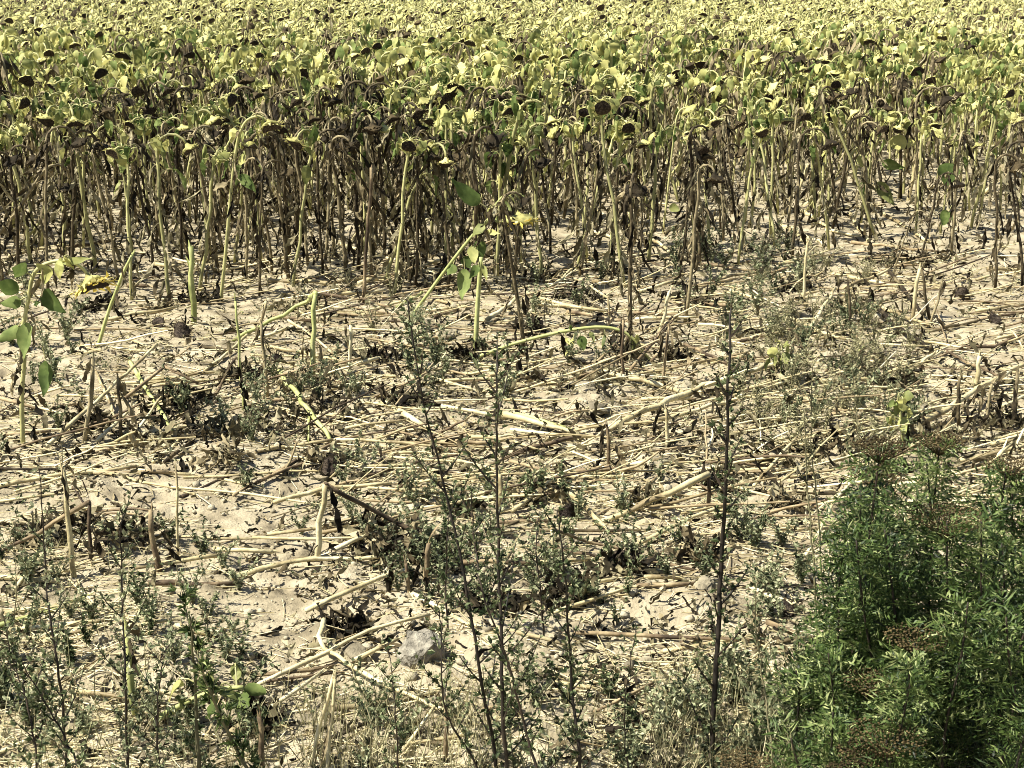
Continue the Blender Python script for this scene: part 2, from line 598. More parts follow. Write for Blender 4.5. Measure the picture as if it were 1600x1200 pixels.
def head_meshes(p, ax, Rr, rr, n=12, dead=False, petals=False, bracts=18):
    """back of the head, seed face, bract fringe and perhaps petals, each a mesh builder"""
    ax = ax.normalized()
    back = MB()
    t = 0.55 * Rr
    back.add(*lathe(p, ax, [(-0.02, 0.011), (0.0, 0.022), (t * 0.35, Rr * 0.55), (t * 0.7, Rr * 0.92), (t, Rr), (t * 1.12, Rr * 0.93)], n))
    face = MB()
    V, F = lathe(p, ax, [(t * 1.06, Rr * 0.95), (t * 1.3, Rr * 0.6), (t * 1.36, Rr * 0.2)], n)
    F.append(tuple(2 * n + j for j in range(n)))
    face.add(V, F)
    a, b = frame(ax, Vector((0.2, 0.9, 0.3)))
    fr = MB()
    for j in range(bracts):
        th = 2 * math.pi * (j + rr.uniform(-0.3, 0.3)) / bracts
        d = a * math.cos(th) + b * math.sin(th)
        s = a * -math.sin(th) + b * math.cos(th)
        q = p + ax * (t * rr.uniform(0.75, 1.05)) + d * (Rr * 0.95)
        Lb = Rr * rr.uniform(0.3, 0.6)
        w = Rr * rr.uniform(0.10, 0.17)
        dd = (d - ax * rr.uniform(-0.3, 0.7)).normalized()
        m = q + dd * Lb * 0.5 + rndv(rr, 0.004)
        e = q + (dd * 1.0 + ax * rr.uniform(-0.4, 0.6)) * Lb
        fr.add([q - s * w, q + s * w, m + s * w * 0.8, m - s * w * 0.8, e], [(0, 1, 2, 3), (3, 2, 4)], tint=rr.uniform(-0.25, 0.25))
    pt = None
    if petals:
        pt = MB()
        for j in range(26):
            th = 2 * math.pi * (j + rr.uniform(-0.4, 0.4)) / 26
            d = a * math.cos(th) + b * math.sin(th)
            s = a * -math.sin(th) + b * math.cos(th)
            q = p + ax * (t * 1.05) + d * (Rr * 0.93)
            Lb = Rr * rr.uniform(0.5, 0.95)
            w = Rr * 0.13
            dd = (d + ax * rr.uniform(-0.4, 0.9)).normalized()
            m = q + dd * Lb * 0.5 + rndv(rr, 0.006)
            e = m + (dd + rndv(rr, 0.7)).normalized() * Lb * 0.5
            pt.add([q - s * w * 0.6, q + s * w * 0.6, m + s * w, m - s * w, e], [(0, 1, 2, 3), (3, 2, 4)], tint=rr.uniform(-0.3, 0.3))
    return back, face, fr, pt


def leaf_mesh(p, az, kind, rr, size=1.0, hang=None):
    """petiole and blade of one sunflower leaf; kind green / yellow / dead"""
    mb = MB()
    out = Vector((math.cos(az), math.sin(az), 0))
    if kind == 'dead':
        pl = rr.uniform(0.03, 0.09) * size
        e = p + out * pl + Vector((0, 0, -rr.uniform(0.0, 0.05)))
        mb.add(*tube([p, (p + e) / 2 + Vector((0, 0, 0.012)), e], [0.004, 0.003, 0.003], 3, False), 0)
        L, W = rr.uniform(0.12, 0.27) * size, rr.uniform(0.010, 0.032) * size
        d = Vector((out.x * 0.35, out.y * 0.35, -1)) + rndv(rr, 0.2)
        sd = Vector((-out.y, out.x, 0)) + rndv(rr, 0.5)
        mb.add(*leaf(e, d, L, W, rr.uniform(-0.7, 0.7), rr.uniform(-0.9, 0.9), CRUMP, 0.016, rr.uniform(-2.6, 2.6), rr, sd), 0, rr.uniform(-0.15, 0.2))
    else:
        pl = rr.uniform(0.06, 0.13) * size
        e = p + out * pl + Vector((0, 0, rr.uniform(0.0, 0.06)))
        mb.add(*tube(bez(p, (p + e) / 2 + Vector((0, 0, 0.04)), e, 4), [0.005, 0.004, 0.0035, 0.003], 4, False), 1)
        L, W = rr.uniform(0.10, 0.18) * size, rr.uniform(0.026, 0.054) * size
        d = out + Vector((0, 0, rr.uniform(-3.0, -0.3)))
        mb.add(*leaf(e, d, L, W, rr.uniform(0.5, 1.9), rr.uniform(-1.1, 0.35), HEART, 0.017, rr.uniform(-1.2, 1.2), rr), 0, rr.uniform(-0.15, 0.2))
    return mb


LMAT = {'dead': ['leafdead', 'deadstalk'], 'wither': ['leafwither', 'ripestalk'], 'green': ['leafgreen', 'ripestalk'], 'yellow': ['leafyellow', 'ripestalk']}


PAZ = {}


def proto_sunflower(kind, seed, idx):
    rr = random.Random(seed)
    root = empty('sunflower', (0, 0, -30))
    h = rr.uniform(1.28, 1.45)
    az = rr.gauss(0, 0.9)
    PAZ[(kind, idx)] = az
    pts = crook(rr, h, (rr.uniform(-0.06, 0.06), rr.uniform(-0.06, 0.06)), az, rr.uniform(2.45, 3.2), rr.uniform(0.055, 0.14))
    n = len(pts)
    r0 = rr.uniform(0.014, 0.019)
    rad = [r0 * (1 - 0.45 * i / (n - 1)) for i in range(n)]
    mb = MB()
    mb.add(*tube(pts, rad, 6), 0)
    kid(mb.build('stalk', ['deadstalk' if kind == 'dead' else 'ripestalk'], root, smooth=True), root)
    ax = (pts[-1] - pts[-2]).normalized()
    Rr = rr.uniform(0.055, 0.085)
    bk, fc, fr, pt = head_meshes(pts[-1], ax, Rr, rr, 12, kind == 'dead')
    hd = kid(bk.build('flower_head', ['headbrown' if kind == 'dead' else 'headback'], root, smooth=True), root)
    kid(fc.build('seed_face', ['seeds'], hd), hd)
    kid(fr.build('bract_fringe', ['leafdead' if kind == 'dead' else 'bract'], hd), hd)
    nl = rr.randint(20, 24) if kind == 'dead' else rr.randint(19, 23)
    phi = rr.uniform(0, 6)
    for i in range(nl):
        t = 0.06 + 0.86 * i / nl
        z = t * (n - 3)
        k = int(z)
        p = pts[k].lerp(pts[k + 1], z - k)
        phi += 2.4 + rr.uniform(-0.4, 0.4)
        if kind == 'dead':
            lk = 'dead'
        elif kind == 'ripe':
            lk = 'dead' if t < rr.uniform(0.38, 0.65) else rr.choice(['yellow', 'yellow', 'yellow', 'green'])
        else:
            lk = 'dead' if t < rr.uniform(0.3, 0.5) else rr.choice(['green', 'green', 'yellow'])
        lm_ = 'wither' if lk == 'dead' and rr.random() < (0.6 if kind != 'dead' else 0.25) else lk
        kid(leaf_mesh(p, phi, lk, rr, rr.uniform(0.85, 1.15)).build('leaf', LMAT[lm_], root), root)
    return root


PROTO = {k: [proto_sunflower(k, 100 + i * 7 + j * 31, i) for i in range(c)] for j, (k, c) in enumerate([('ripe', 8), ('green', 4), ('dead', 8)])}
FIRST = {}
HANG = ['head hung shadeward', 'head hung toward crop', 'head hung sunward', 'head hung toward soil']
WORDS = {'ripe': ['yellow-necked sunflower', 'pale yellow sunflower', 'yellowing sunflower'],
         'green': ['half green sunflower', 'green-leaved sunflower'],
         'dead': ['dead brown sunflower', 'dark withered sunflower', 'dry leaf-hung sunflower']}


def place_sunflower(kind, p, sc, rz, tilt=(0, 0), lab=None):
    i = R.randrange(len(PROTO[kind]))
    pr = PROTO[kind][i]
    if (kind, i) in FIRST:
        o = copy_tree(pr)
    else:
        FIRST[(kind, i)] = 1
        o = pr
    o.location = p
    o.rotation_euler = (tilt[0], tilt[1], rz)
    o.scale = (sc, sc, sc * R.uniform(0.94, 1.06))
    hw = 'short ' if sc < 0.9 else ('tall ' if sc > 1.08 else '')
    if abs(tilt[0]) + abs(tilt[1]) > 0.22:
        hw = 'tilted ' + hw
    a_ = (PAZ[(kind, i)] + rz + math.pi / 4) % (2 * math.pi)
    tag(o, lab or label(hw + R.choice(WORDS[kind]) + ', ' + HANG[int(a_ / (math.pi / 2)) % 4] + ',', p, 'sun'), 'sunflower', 'sunflowers standing at the near edge of the field')
    return o


# plants one by one along the near edge: base pixel, kind, scale
EDGE = [(28, 440, 'dead', 1.0), (75, 468, 'dead', 1.0), (110, 430, 'dead', .95), (150, 428, 'ripe', 1.0), (186, 440, 'dead', .95), (206, 466, 'ripe', 1.0), (266, 470, 'ripe', 1.02), (240, 430, 'dead', 1.0),
        (312, 452, 'ripe', .9), (385, 440, 'dead', .92), (405, 462, 'dead', .85), (425, 425, 'dead', 1.0), (458, 450, 'ripe', 1.0), (482, 418, 'dead', 1.0), (505, 432, 'dead', .95), (540, 434, 'dead', .95),
        (522, 400, 'dead', 1.0), (600, 400, 'dead', 1.0), (630, 398, 'dead', 1.0), (665, 420, 'dead', 1.0), (695, 425, 'ripe', .95), (640, 440, 'dead', .9), (720, 415, 'dead', .9), (800, 450, 'dead', .9), (820, 555, 'dead', .8),
        (815, 420, 'ripe', 1.0), (860, 400, 'dead', .95), (905, 430, 'dead', .9), (918, 405, 'ripe', .95), (955, 440, 'dead', .8), (985, 535, 'dead', .95), (1070, 500, 'dead', 1.0), (998, 400, 'dead', .95),
        (1085, 395, 'ripe', .9), (1130, 380, 'dead', .95), (1160, 400, 'dead', .85), (1238, 405, 'dead', .9), (1300, 360, 'dead', .9), (1345, 350, 'ripe', .9), (1390, 440, 'dead', .5), (1440, 400, 'dead', .7),
        (1487, 400, 'dead', .9), (1555, 450, 'dead', .9), (1598, 445, 'dead', 1.0), (1590, 380, 'dead', .95), (1530, 340, 'ripe', .95), (5, 455, 'dead', .95), (50, 415, 'ripe', 1.0), (340, 420, 'dead', 1.0), (365, 408, 'ripe', 1.0),
        (745, 380, 'ripe', 1.0), (770, 400, 'dead', .95)]
PLACED = []
for (x, y, k, sc) in EDGE:
    p = GH(x, y, -0.02)
    PLACED.append((p.x, p.y))
    place_sunflower(k, p, sc * R.uniform(0.97, 1.05), R.gauss(0, 0.7), (R.gauss(0, 0.07), R.gauss(0, 0.09)))

# the rest of the crop, evenly jittered
rng = np.random.RandomState(21)
cand = []
step = 0.365
for gy in np.arange(10.4, 56, step):
    hw = gy * 0.42 + 2.5
    for gx in np.arange(-hw, hw, step):
        x, y = gx + rng.uniform(-0.19, 0.19), gy + rng.uniform(-0.19, 0.19)
        px = 800 + x / y * FPX * 0.98
        if y > 19.5:
            dens = 0.95
        else:
            edge = 12.2 + 0.8 * math.sin(px / 130.0) if px < 740 else 11.6 + max(0, px - 1000) / 600 * 3.2
            solid = edge + (0.8 if px < 740 else 2.0 + 3.0 * min(1, max(0, (px - 740) / 500)))
            dens = 0 if y < edge else (0.95 if y > solid else (0.6 if px > 740 else 0.9))
            if px > 900 and y < 16.5:
                dens *= 0.85
        if rng.rand() > dens:
            continue
        cand.append((y, x))
cand.sort()
cand = [c for c in cand if all((c[1] - q[0]) ** 2 + (c[0] - q[1]) ** 2 > 0.05 for q in PLACED)]


def pick_kind(x, y, r):
    px = 800 + x / y * FPX
    f = vnoise(x, y, 2.2, 5, 5) - 0.5
    dead = 0.45 if y < 15 else (0.32 if y < 20 else 0.15)
    if 250 < px < 720 and y < 17:
        dead += 0.15
    dead = min(0.9, max(0.06, dead + f * 0.5))
    if r.random() < dead:
        return 'dead'
    return 'green' if r.random() < 0.16 + 0.3 * f else 'ripe'


NEAR = 300 - len(EDGE) - 6
inframe = [c for c in cand if abs(c[1] / c[0]) < 0.40]
near_set = set(inframe[:NEAR])
for (y, x) in inframe[:NEAR]:
    k = pick_kind(x, y, R)
    sc = R.gauss(1.0, 0.07)
    place_sunflower(k, Vector((x, y, gz(x, y) - 0.02)), max(0.78, min(1.18, sc)), R.gauss(0, 0.8), (R.gauss(0, 0.09), R.gauss(0, 0.11) if R.random() > 0.12 else R.choice([-1, 1]) * R.uniform(0.3, 0.75)))

# everything behind: one mass with the same build in fewer faces
def far_variant(kind, seed, lod):
    rr = random.Random(seed)
    mb = MB()
    az = rr.gauss(0, 0.9)
    h = rr.uniform(1.28, 1.46)
    pts = crook(rr, h, (rr.uniform(-0.06, 0.06), rr.uniform(-0.06, 0.06)), az, rr.uniform(2.45, 3.2), rr.uniform(0.05, 0.15), 6 if lod else 7)
    if lod:
        pts = [pts[0], pts[3]] + pts[6:]
    n = len(pts)
    mb.add(*tube(pts, [0.014 - 0.005 * i / n for i in range(n)], 3 if lod else 5, False), 1 if kind == 'dead' else 0)
    ax = (pts[-1] - pts[-2]).normalized()
    Rr = rr.uniform(0.055, 0.088)
    t = Rr * 0.55
    m = 7 if lod else 10
    V, F = lathe(pts[-1], ax, [(0, 0.015), (t * 0.6, Rr * 0.85), (t, Rr), (t * 1.3, Rr * 0.5)], m)
    F1, F2 = F[:2 * m], F[2 * m:] + [tuple(3 * m + j for j in range(m))]
    mb.add(V, F1, 3 if kind == 'dead' else 2)
    mb.add(V, F2, 4)
    a, b = frame(ax, Vector((0.2, 0.9, 0.3)))
    if kind != 'dead':
        for j in range(8 if lod else 14):
            th = rr.uniform(0, 6.28)
            d = a * math.cos(th) + b * math.sin(th)
            s = a * -math.sin(th) + b * math.cos(th)
            q = pts[-1] + ax * t * 0.9 + d * Rr * 0.95
            mb.add([q - s * 0.014, q + s * 0.014, q + (d - ax * rr.uniform(-0.4, 0.7)) * Rr * 0.55], [(0, 1, 2)], 8, rr.uniform(-0.2, 0.2))
    nl = 9 if lod else 20
    phi = rr.uniform(0, 6)
    for i in range(nl):
        tt = (0.45 if lod else 0.15) + (0.5 if lod else 0.8) * i / nl
        z = tt * (n - (4 if lod else 3))
        k = int(z)
        p = pts[k].lerp(pts[k + 1], z - k)
        if lod:
            p = Vector((pts[2].x * tt, pts[2].y * tt, pts[2].z * (tt + 0.05)))
        phi += 2.4 + rr.uniform(-0.4, 0.4)
        dead = kind == 'dead' or tt < rr.uniform(0.4, 0.62)
        out = Vector((math.cos(phi), math.sin(phi), 0))
        e = p + out * rr.uniform(0.05, 0.12)
        if dead:
            mb.add(*leaf(e, Vector((out.x * 0.3, out.y * 0.3, -1)), rr.uniform(0.14, 0.27), rr.uniform(0.012, 0.036), 0.3, rr.uniform(-0.7, 0.7), KITE, 0.01, rr.uniform(-1.5, 1.5), rr, Vector((-out.y, out.x, 0)) + rndv(rr, 0.4)), 9 if rr.random() < (0.6 if kind != 'dead' else 0.25) else 7, rr.uniform(-0.2, 0.3))
        else:
            e.z += 0.03
            mi = 5 if rr.random() < (0.6 if kind == 'green' else 0.2) else 6
            mb.add(*leaf(e, out + Vector((0, 0, rr.uniform(-2.0, -0.1))), rr.uniform(0.11, 0.19), rr.uniform(0.028, 0.060), rr.uniform(0.6, 2.0), rr.uniform(-1.0, 0.3), KITE if lod else HEART, 0.012, rr.uniform(-0.8, 0.8), rr), mi, rr.uniform(-0.2, 0.25))
            mb.add([p, p + Vector((0, 0, 0.009)), e], [(0, 1, 2)], 0)
    return tris_of(mb)


FARV = {(k, l): [far_variant(k, 900 + 13 * i + l * 100 + j * 333, l) for i in range(c)] for j, (k, c) in enumerate([('ripe', 10), ('green', 6), ('dead', 7)]) for l in (0, 1)}
arrs = []
for (y, x) in cand:
    if (y, x) in near_set:
        continue
    k = pick_kind(x, y, R)
    l = 0 if y < 24 else 1
    V, F, I, T = FARV[(k, l)][R.randrange(len(FARV[(k, l)]))]
    a, s = R.gauss(0, 0.8), max(0.75, min(1.2, R.gauss(1.0, 0.085)))
    c, sn = math.cos(a), math.sin(a)
    tx, ty = R.gauss(0, 0.06), R.gauss(0, 0.06)
    W = np.stack([(V[:, 0] * c - V[:, 1] * sn + tx * V[:, 2]) * s + x, (V[:, 0] * sn + V[:, 1] * c + ty * V[:, 2]) * s + y, V[:, 2] * s + gz(x, y) - 0.02], -1)
    arrs.append((W, F, I, T + R.gauss(0, 0.17)))
print('far plants', len(arrs), 'tris', sum(len(a[1]) for a in arrs))
mass('sunflower_field', arrs, ['ripestalk', 'deadstalk', 'headback', 'headbrown', 'seeds', 'leafgreen', 'leafyellow', 'leafdead', 'bract', 'leafwither'], 'dense crop of drooping yellow sunflowers filling the field behind')


# ------------------------------------------------------------------ sunflowers that stand out
def px_path(pp, d, depth=None):
    out = []
    for i, (x, y) in enumerate(pp):
        out.append(P(x, y, d + (depth[i] if depth else 0.0)))
    return out


def smooth_path(pts, k=3):
    out = []
    n = len(pts)
    for i in range(n - 1):
        p0, p1, p2, p3 = pts[max(i - 1, 0)], pts[i], pts[i + 1], pts[min(i + 2, n - 1)]
        for j in range(k):
            t = j / k
            out.append(0.5 * ((2 * p1) + (p2 - p0) * t + (2 * p0 - 5 * p1 + 4 * p2 - p3) * t * t + (3 * p1 - p0 - 3 * p2 + p3) * t ** 3))
    out.append(pts[-1])
    return out


def special(lab, pp, r0, r1, leaves, head=None, smat='ripestalk', dead_leaves=(), petals=False, group=None, seed=1, name='sunflower', cat='sunflower'):
    """a plant traced along its stalk: pp stalk points, leaves (x0, y0, x1, y1, width px, kind), head (axis, radius)"""
    rr = random.Random(seed)
    b = GH(*pp[0])
    d = b.y
    root = empty(name, b)
    pts = smooth_path([p - b for p in px_path(pp, d)])
    pts[0].z -= 0.03
    n = len(pts)
    mb = MB()
    mb.add(*tube(pts, [r0 + (r1 - r0) * i / (n - 1) for i in range(n)], 8), 0)
    mb.build('stalk', [smat], root, smooth=True)
    for (x0, y0, x1, y1, w, k) in leaves:
        a, e = P(x0, y0, d) - b, P(x1, y1, d - rr.uniform(0.0, 0.1)) - b
        w *= m_per_px(d) * 0.5
        m = MB()
        q = a.lerp(e, 0.3)
        m.add(*tube(bez(a, a.lerp(q, 0.5) + Vector((0, 0, 0.015)), q, 4), [0.005, 0.004, 0.004, 0.003], 5, False), 1)
        dv = e - q
        sd = dv.cross(Vector((0.25, 1, -0.45)) + rndv(rr, 0.3))
        m.add(*leaf(q, dv, dv.length * 1.05, w, rr.uniform(0.1, 0.9), rr.uniform(0.15, 0.6) * rr.choice([-1, 1]), HEART if k != 'dead' else CRUMP, 0.014, rr.uniform(-0.6, 0.6), rr, sd), 0, rr.uniform(-0.1, 0.15))
        m.build('leaf', LMAT[k], root, smooth=True)
    for (x, y) in dead_leaves:
        leaf_mesh(P(x, y, d) - b, rr.uniform(0, 6.3), 'dead', rr, 0.9).build('leaf', LMAT['dead'], root)
    for (z0, cnt) in ((0.15, 5), (0.5, 8)):
        for _ in range(cnt if len(leaves) > 3 else 0):
            q_ = pts[min(n - 2, int((z0 + rr.uniform(0, 0.35)) * n))]
            k_ = rr.choice(['dead', 'yellow', 'yellow']) if z0 > 0.3 else 'dead'
            leaf_mesh(q_, rr.uniform(0, 6.3), k_, rr, rr.uniform(0.6, 0.9)).build('leaf', LMAT[k_], root)
    if head:
        ax, Rr = head
        bk, fc, fr, pt = head_meshes(pts[-1], Vector(ax), Rr, rr, 16, petals=petals, bracts=26)
        hd = bk.build('flower_head', ['headback'], root, smooth=True)
        fc.build('seed_face', ['seeds'], hd)
        fr.build('bract_fringe', ['bract'], hd)
        if pt:
            pt.build('dried_petals', ['petal'], hd)
    tag(root, lab, cat, group)
    return root


SG = 'sunflowers standing out from the crop edge'
special('leaning sunflower with bright yellow head and green leaves over the broken stalks', [(630, 512), (690, 430), (735, 372), (762, 345), (776, 318), (792, 305), (806, 316), (811, 334)], 0.0135, 0.0095,
        [(768, 332, 706, 282, 30, 'green'), (745, 362, 752, 408, 26, 'green'), (720, 395, 735, 418, 22, 'green'), (725, 400, 728, 468, 26, 'green'), (712, 405, 700, 430, 20, 'green'), (772, 325, 800, 352, 12, 'yellow'), (752, 355, 785, 372, 10, 'yellow'), (780, 312, 800, 330, 14, 'yellow'), (768, 335, 790, 350, 14, 'yellow'), (762, 342, 740, 372, 18, 'yellow'), (735, 372, 742, 415, 18, 'yellow'), (776, 318, 768, 340, 10, 'wither')],
        ((0.12, -0.15, -1), 0.105), 'strawgreen', [(785, 335)], True, SG, 4)
special('short sunflower with broad pale green leaves standing alone in bare soil', [(36, 696), (34, 620), (38, 560), (33, 530), (44, 470), (52, 430), (72, 412), (105, 407), (128, 418), (138, 432)], 0.014, 0.009,
        [(52, 432, 95, 418, 40, 'yellow'), (50, 432, 18, 416, 30, 'green'), (54, 440, 102, 488, 34, 'green'), (46, 470, 70, 480, 10, 'green'), (42, 480, 44, 560, 30, 'green'), (66, 540, 86, 618, 30, 'green'), (40, 500, 0, 535, 26, 'green'),
         (45, 460, -8, 440, 30, 'green'), (46, 465, 0, 478, 24, 'green'), (72, 412, 150, 405, 12, 'yellow')],
        ((0.35, -0.2, -0.9), 0.10), 'ripestalk', [(36, 660), (36, 680), (34, 600), (40, 520), (46, 465)], True, SG, 5)
special('pale sunflower with arched neck and yellow fringed head beside dead brown rows', [(345, 468), (352, 400), (361, 300), (368, 240), (374, 210), (386, 188), (405, 182), (420, 190)], 0.015, 0.009,
        [(368, 240, 340, 240, 16, 'yellow'), (367, 246, 388, 252, 18, 'yellow'), (365, 262, 400, 300, 18, 'green'), (372, 225, 400, 225, 8, 'yellow'), (363, 280, 335, 300, 14, 'dead')],
        ((0.3, -0.3, -0.9), 0.095), 'ripestalk', [(350, 420), (360, 330), (358, 350), (349, 440)], False, SG, 6)
special('sunflower with bright yellow leaves bending over tangled stalks', [(1352, 330), (1356, 285), (1366, 235), (1378, 200), (1392, 186), (1404, 190)], 0.011, 0.008,
        [(1390, 187, 1425, 200, 24, 'yellow'), (1372, 220, 1432, 226, 24, 'yellow'), (1360, 235, 1340, 262, 24, 'yellow'), (1362, 265, 1345, 310, 16, 'green'), (1360, 270, 1395, 320, 22, 'yellow'), (1364, 250, 1412, 262, 18, 'green')],
        ((0.5, -0.1, -0.8), 0.08), 'ripestalk', [(1355, 300)], False, SG, 7)
special('tall bare pale stalk with small drooping head among dead stems', [(1036, 362), (1042, 310), (1050, 240), (1056, 190), (1063, 172), (1074, 168)], 0.011, 0.008, [(1054, 200, 1085, 232, 14, 'yellow'), (1040, 318, 1062, 330, 14, 'yellow'), (1056, 190, 1035, 215, 14, 'green')], ((0.6, 0, -0.8), 0.08), 'ripestalk', [(1040, 330)], False, SG, 8)
special('slanting dead sunflower carrying one large green leaf', [(1490, 372), (1488, 320), (1486, 265), (1480, 225), (1470, 205)], 0.011, 0.008, [(1486, 240, 1478, 290, 36, 'green'), (1488, 320, 1470, 355, 22, 'green')], ((-0.6, 0, -0.8), 0.085), 'deadstalk', [(1488, 300), (1489, 340), (1487, 280), (1489, 355)], False, SG, 9)
special('thick snapped pale stake with torn top and hanging leaf', [(743, 548), (745, 500), (748, 450), (752, 402)], 0.019, 0.015, [(752, 404, 735, 440, 16, 'green'), (752, 404, 762, 440, 10, 'yellow')], None, 'strawgreen', [(743, 530), (742, 535), (745, 520), (744, 545)], False, 'broken stubs standing in the soil', 10, 'broken_stalk', 'broken stalk')

# ------------------------------------------------------------------ fallen and broken stalks
SM = {'s': 'straw', 'b': 'strawbrown', 'g': 'strawgreen', 'd': 'deadstalk'}
SC = {'s': 'straw-coloured', 'b': 'weathered brown', 'g': 'pale green', 'd': 'dark dead'}


def stick_mesh(pts, r, rr, jag=True, n=6):
    """stalk through pts with nodes, slight bends and a torn end"""
    mb = MB()
    path = []
    for a, b in zip(pts[:-1], pts[1:]):
        k = max(2, int((b - a).length / 0.10))
        for i in range(k):
            q = a.lerp(b, i / k)
            if path:
                q = q + rndv(rr, r * 0.55)
            path.append(q)
    path.append(pts[-1].copy())
    m = len(path)
    rad = [r * (1 - 0.3 * i / m) * rr.uniform(0.9, 1.12) for i in range(m)]
    mb.add(*tube(path, rad, n), 0, 0)
    for i in range(m):
        g = rr.gauss(0, 0.2) - (0.25 if rr.random() < 0.15 else 0)
        for j in range(n):
            mb.T[i * n + j] = g + rr.gauss(0, 0.1)
    for _ in range(rr.choice([0, 1, 2]) if m > 2 else 0):
        q = path[rr.randrange(1, m)]
        dd = (path[-1] - path[0]).normalized() * rr.choice([-1, 1]) + rndv(rr, 0.25)
        mb.add(*leaf(q + Vector((0, 0, r * 0.7)), dd, rr.uniform(0.05, 0.16), r * 0.35, rr.uniform(-0.6, 1.2), 0.3, LANCE, 0.004, rr.uniform(-1, 1), rr), 0, rr.gauss(0, 0.2))
    if jag:
        e = path[-1]
        d = (path[-1] - path[-2]).normalized()
        for _ in range(3):
            o = rndv(rr, r * 0.6)
            mb.add(*tube([e + o * 0.5 - d * 0.01, e + o + d * rr.uniform(0.015, 0.05)], [r * 0.45, r * 0.1], 3, False), 0, 0.1)
    return mb, path


def fallen(pp, w, c, lift=None, leaves=None, lab=None, name='fallen_stalk', words=None, group='broken sunflower stalks lying on the soil', seed=None):
    """a stalk lying on the ground through photograph points; lift: height above the soil at each point"""
    rr = random.Random(seed if seed is not None else R.randrange(10 ** 6))
    ps = []
    for i, (x, y) in enumerate(pp):
        z = (lift[i] if lift else rr.uniform(0.0, 0.035))
        p = G(x, y, z)
        p.z = max(z, gz(p.x, p.y)) + 0.012 if not lift or lift[i] < 0.08 else z
        ps.append(p)
    d = sum(p.y for p in ps) / len(ps)
    r = w * m_per_px(d) * 0.5
    b = ps[0].copy()
    mb, path = stick_mesh([p - b for p in ps], r, rr)
    o = mb.build(name, [SM[c]], loc=b, smooth=True)
    L = sum((q - p).length for p, q in zip(ps[:-1], ps[1:]))
    for k in range(leaves if leaves is not None else rr.choice([0, 0, 0, 1, 2])):
        q = path[rr.randrange(len(path))]
        leaf_mesh(q, rr.uniform(0, 6.3), 'dead', rr, rr.uniform(0.6, 0.9)).build('leaf', LMAT['dead'], o)
    mid = ps[len(ps) // 2] if len(ps) > 2 else (ps[0] + ps[1]) / 2
    if lab is None:
        ln = 'short' if L < 0.28 else ('long' if L > 0.75 else '')
        th = 'thick' if r > 0.0125 else ('thin' if r < 0.007 else '')
        lab = label(' '.join(q for q in (ln, th, SC[c], words or 'broken stalk lying') if q), mid, 'stick')
    tag(o, lab, 'broken stalk', group)
    return o


def stake(pp, w, c, fold=None, leaves=2, lab=None, top=None, words='broken stub standing', fw=None):
    """an upright broken stalk, traced in the vertical plane at its foot; fold: where its snapped top leads on the ground"""
    rr = random.Random(R.randrange(10 ** 6))
    b = GH(*pp[0])
    d = b.y
    r = w * m_per_px(d) * 0.5
    pts = [p - b for p in px_path(pp, d)]
    pts[0].z -= 0.04
    root = empty('broken_stalk', b)
    mb, path = stick_mesh(pts, r, rr, fold is None)
    mb.build('stub', [SM[c]], root, smooth=True)
    if fold:
        e = pts[-1]
        qs = [e + Vector((0, 0, 0.003))]
        for i, (x, y, z) in enumerate(fold):
            p = G(x, y, z)
            p.z = max(z, gz(p.x, p.y) + 0.012)
            qs.append(p - b)
        fb, _ = stick_mesh(qs, (fw or w) * m_per_px(d) * 0.5, rr)
        fb.build('snapped_top', [SM[top or c]], root, smooth=True)
    for k in range(leaves):
        q = path[rr.randrange(len(path))]
        leaf_mesh(q, rr.uniform(0, 6.3), 'dead', rr, 0.85).build('leaf', LMAT['dead'], root)
    tag(root, lab or label('%s %s' % (SC[c], words), b, 'stub'), 'broken stalk', 'broken stubs standing in the soil')
    return root


stake([(487, 597), (489, 540), (493, 460)], 9, 'g', [(480, 470, .33), (366, 532, .03)], 3, 'knee-bent pale green stalk snapped over at the top', words='', fw=9)
stake([(118, 908), (110, 840), (98, 730)], 10, 's', None, 5, 'pale upright stake with dark leaves at its foot near the bare patch')
stake([(140, 880), (140, 785)], 7, 'b', [(60, 832, .14), (-20, 884, .02)], 4, 'brown stalk snapped over and slanting down to the soil beside the pale upright stake', fw=8)
stake([(247, 898), (240, 850), (236, 797)], 12, 'b', None, 5, 'pointed brown stub with blackened tip and dead leaves at its foot')
stake([(278, 872), (277, 800), (275, 735)], 5, 's', None, 1, 'thin bare upright stake on pale open soil')
stake([(493, 874), (500, 815), (508, 757)], 11, 's', [(600, 808, .14), (690, 850, .03)], 2, 'straw-coloured upright stake with brown top folded down to one side', 'b', fw=9)
stake([(1106, 802), (1107, 770), (1108, 741)], 7, 'b', [(1020, 782, .12), (940, 815, .02)], 1, 'brown upright peg with long pale top folded to the soil', 's', fw=11)
stake([(215, 1122), (205, 1050), (197, 978)], 13, 'g', None, 6, 'thick split stub with pale yellow top among small weeds')
stake([(412, 1215), (408, 1160), (405, 1120)], 11, 'b', None, 4, 'brown stub with frayed orange top at the edge of the weeds')
stake([(302, 506), (300, 450), (298, 385)], 11, 'g', None, 3, 'thick pale green headless stalk at the foot of the dead rows')
stake([(568, 470), (574, 380), (580, 262)], 6, 'b', None, 2, 'slender brown pole stalk in front of the dead rows')
stake([(380, 645), (375, 560), (368, 470)], 5, 'g', None, 3)
stake([(545, 585), (548, 545), (548, 508)], 6, 's', None, 3)
stake([(402, 508), (416, 470)], 6, 's', None, 1)
stake([(510, 1215), (516, 1140), (523, 1060)], 8, 's', None, 1)
stake([(478, 1215), (500, 1130), (520, 1060)], 8, 's', None, 0)
stake([(698, 1195), (696, 1140), (694, 1085)], 8, 'b', None, 1)
stake([(1424, 502), (1430, 460), (1437, 420)], 7, 's', None, 2)
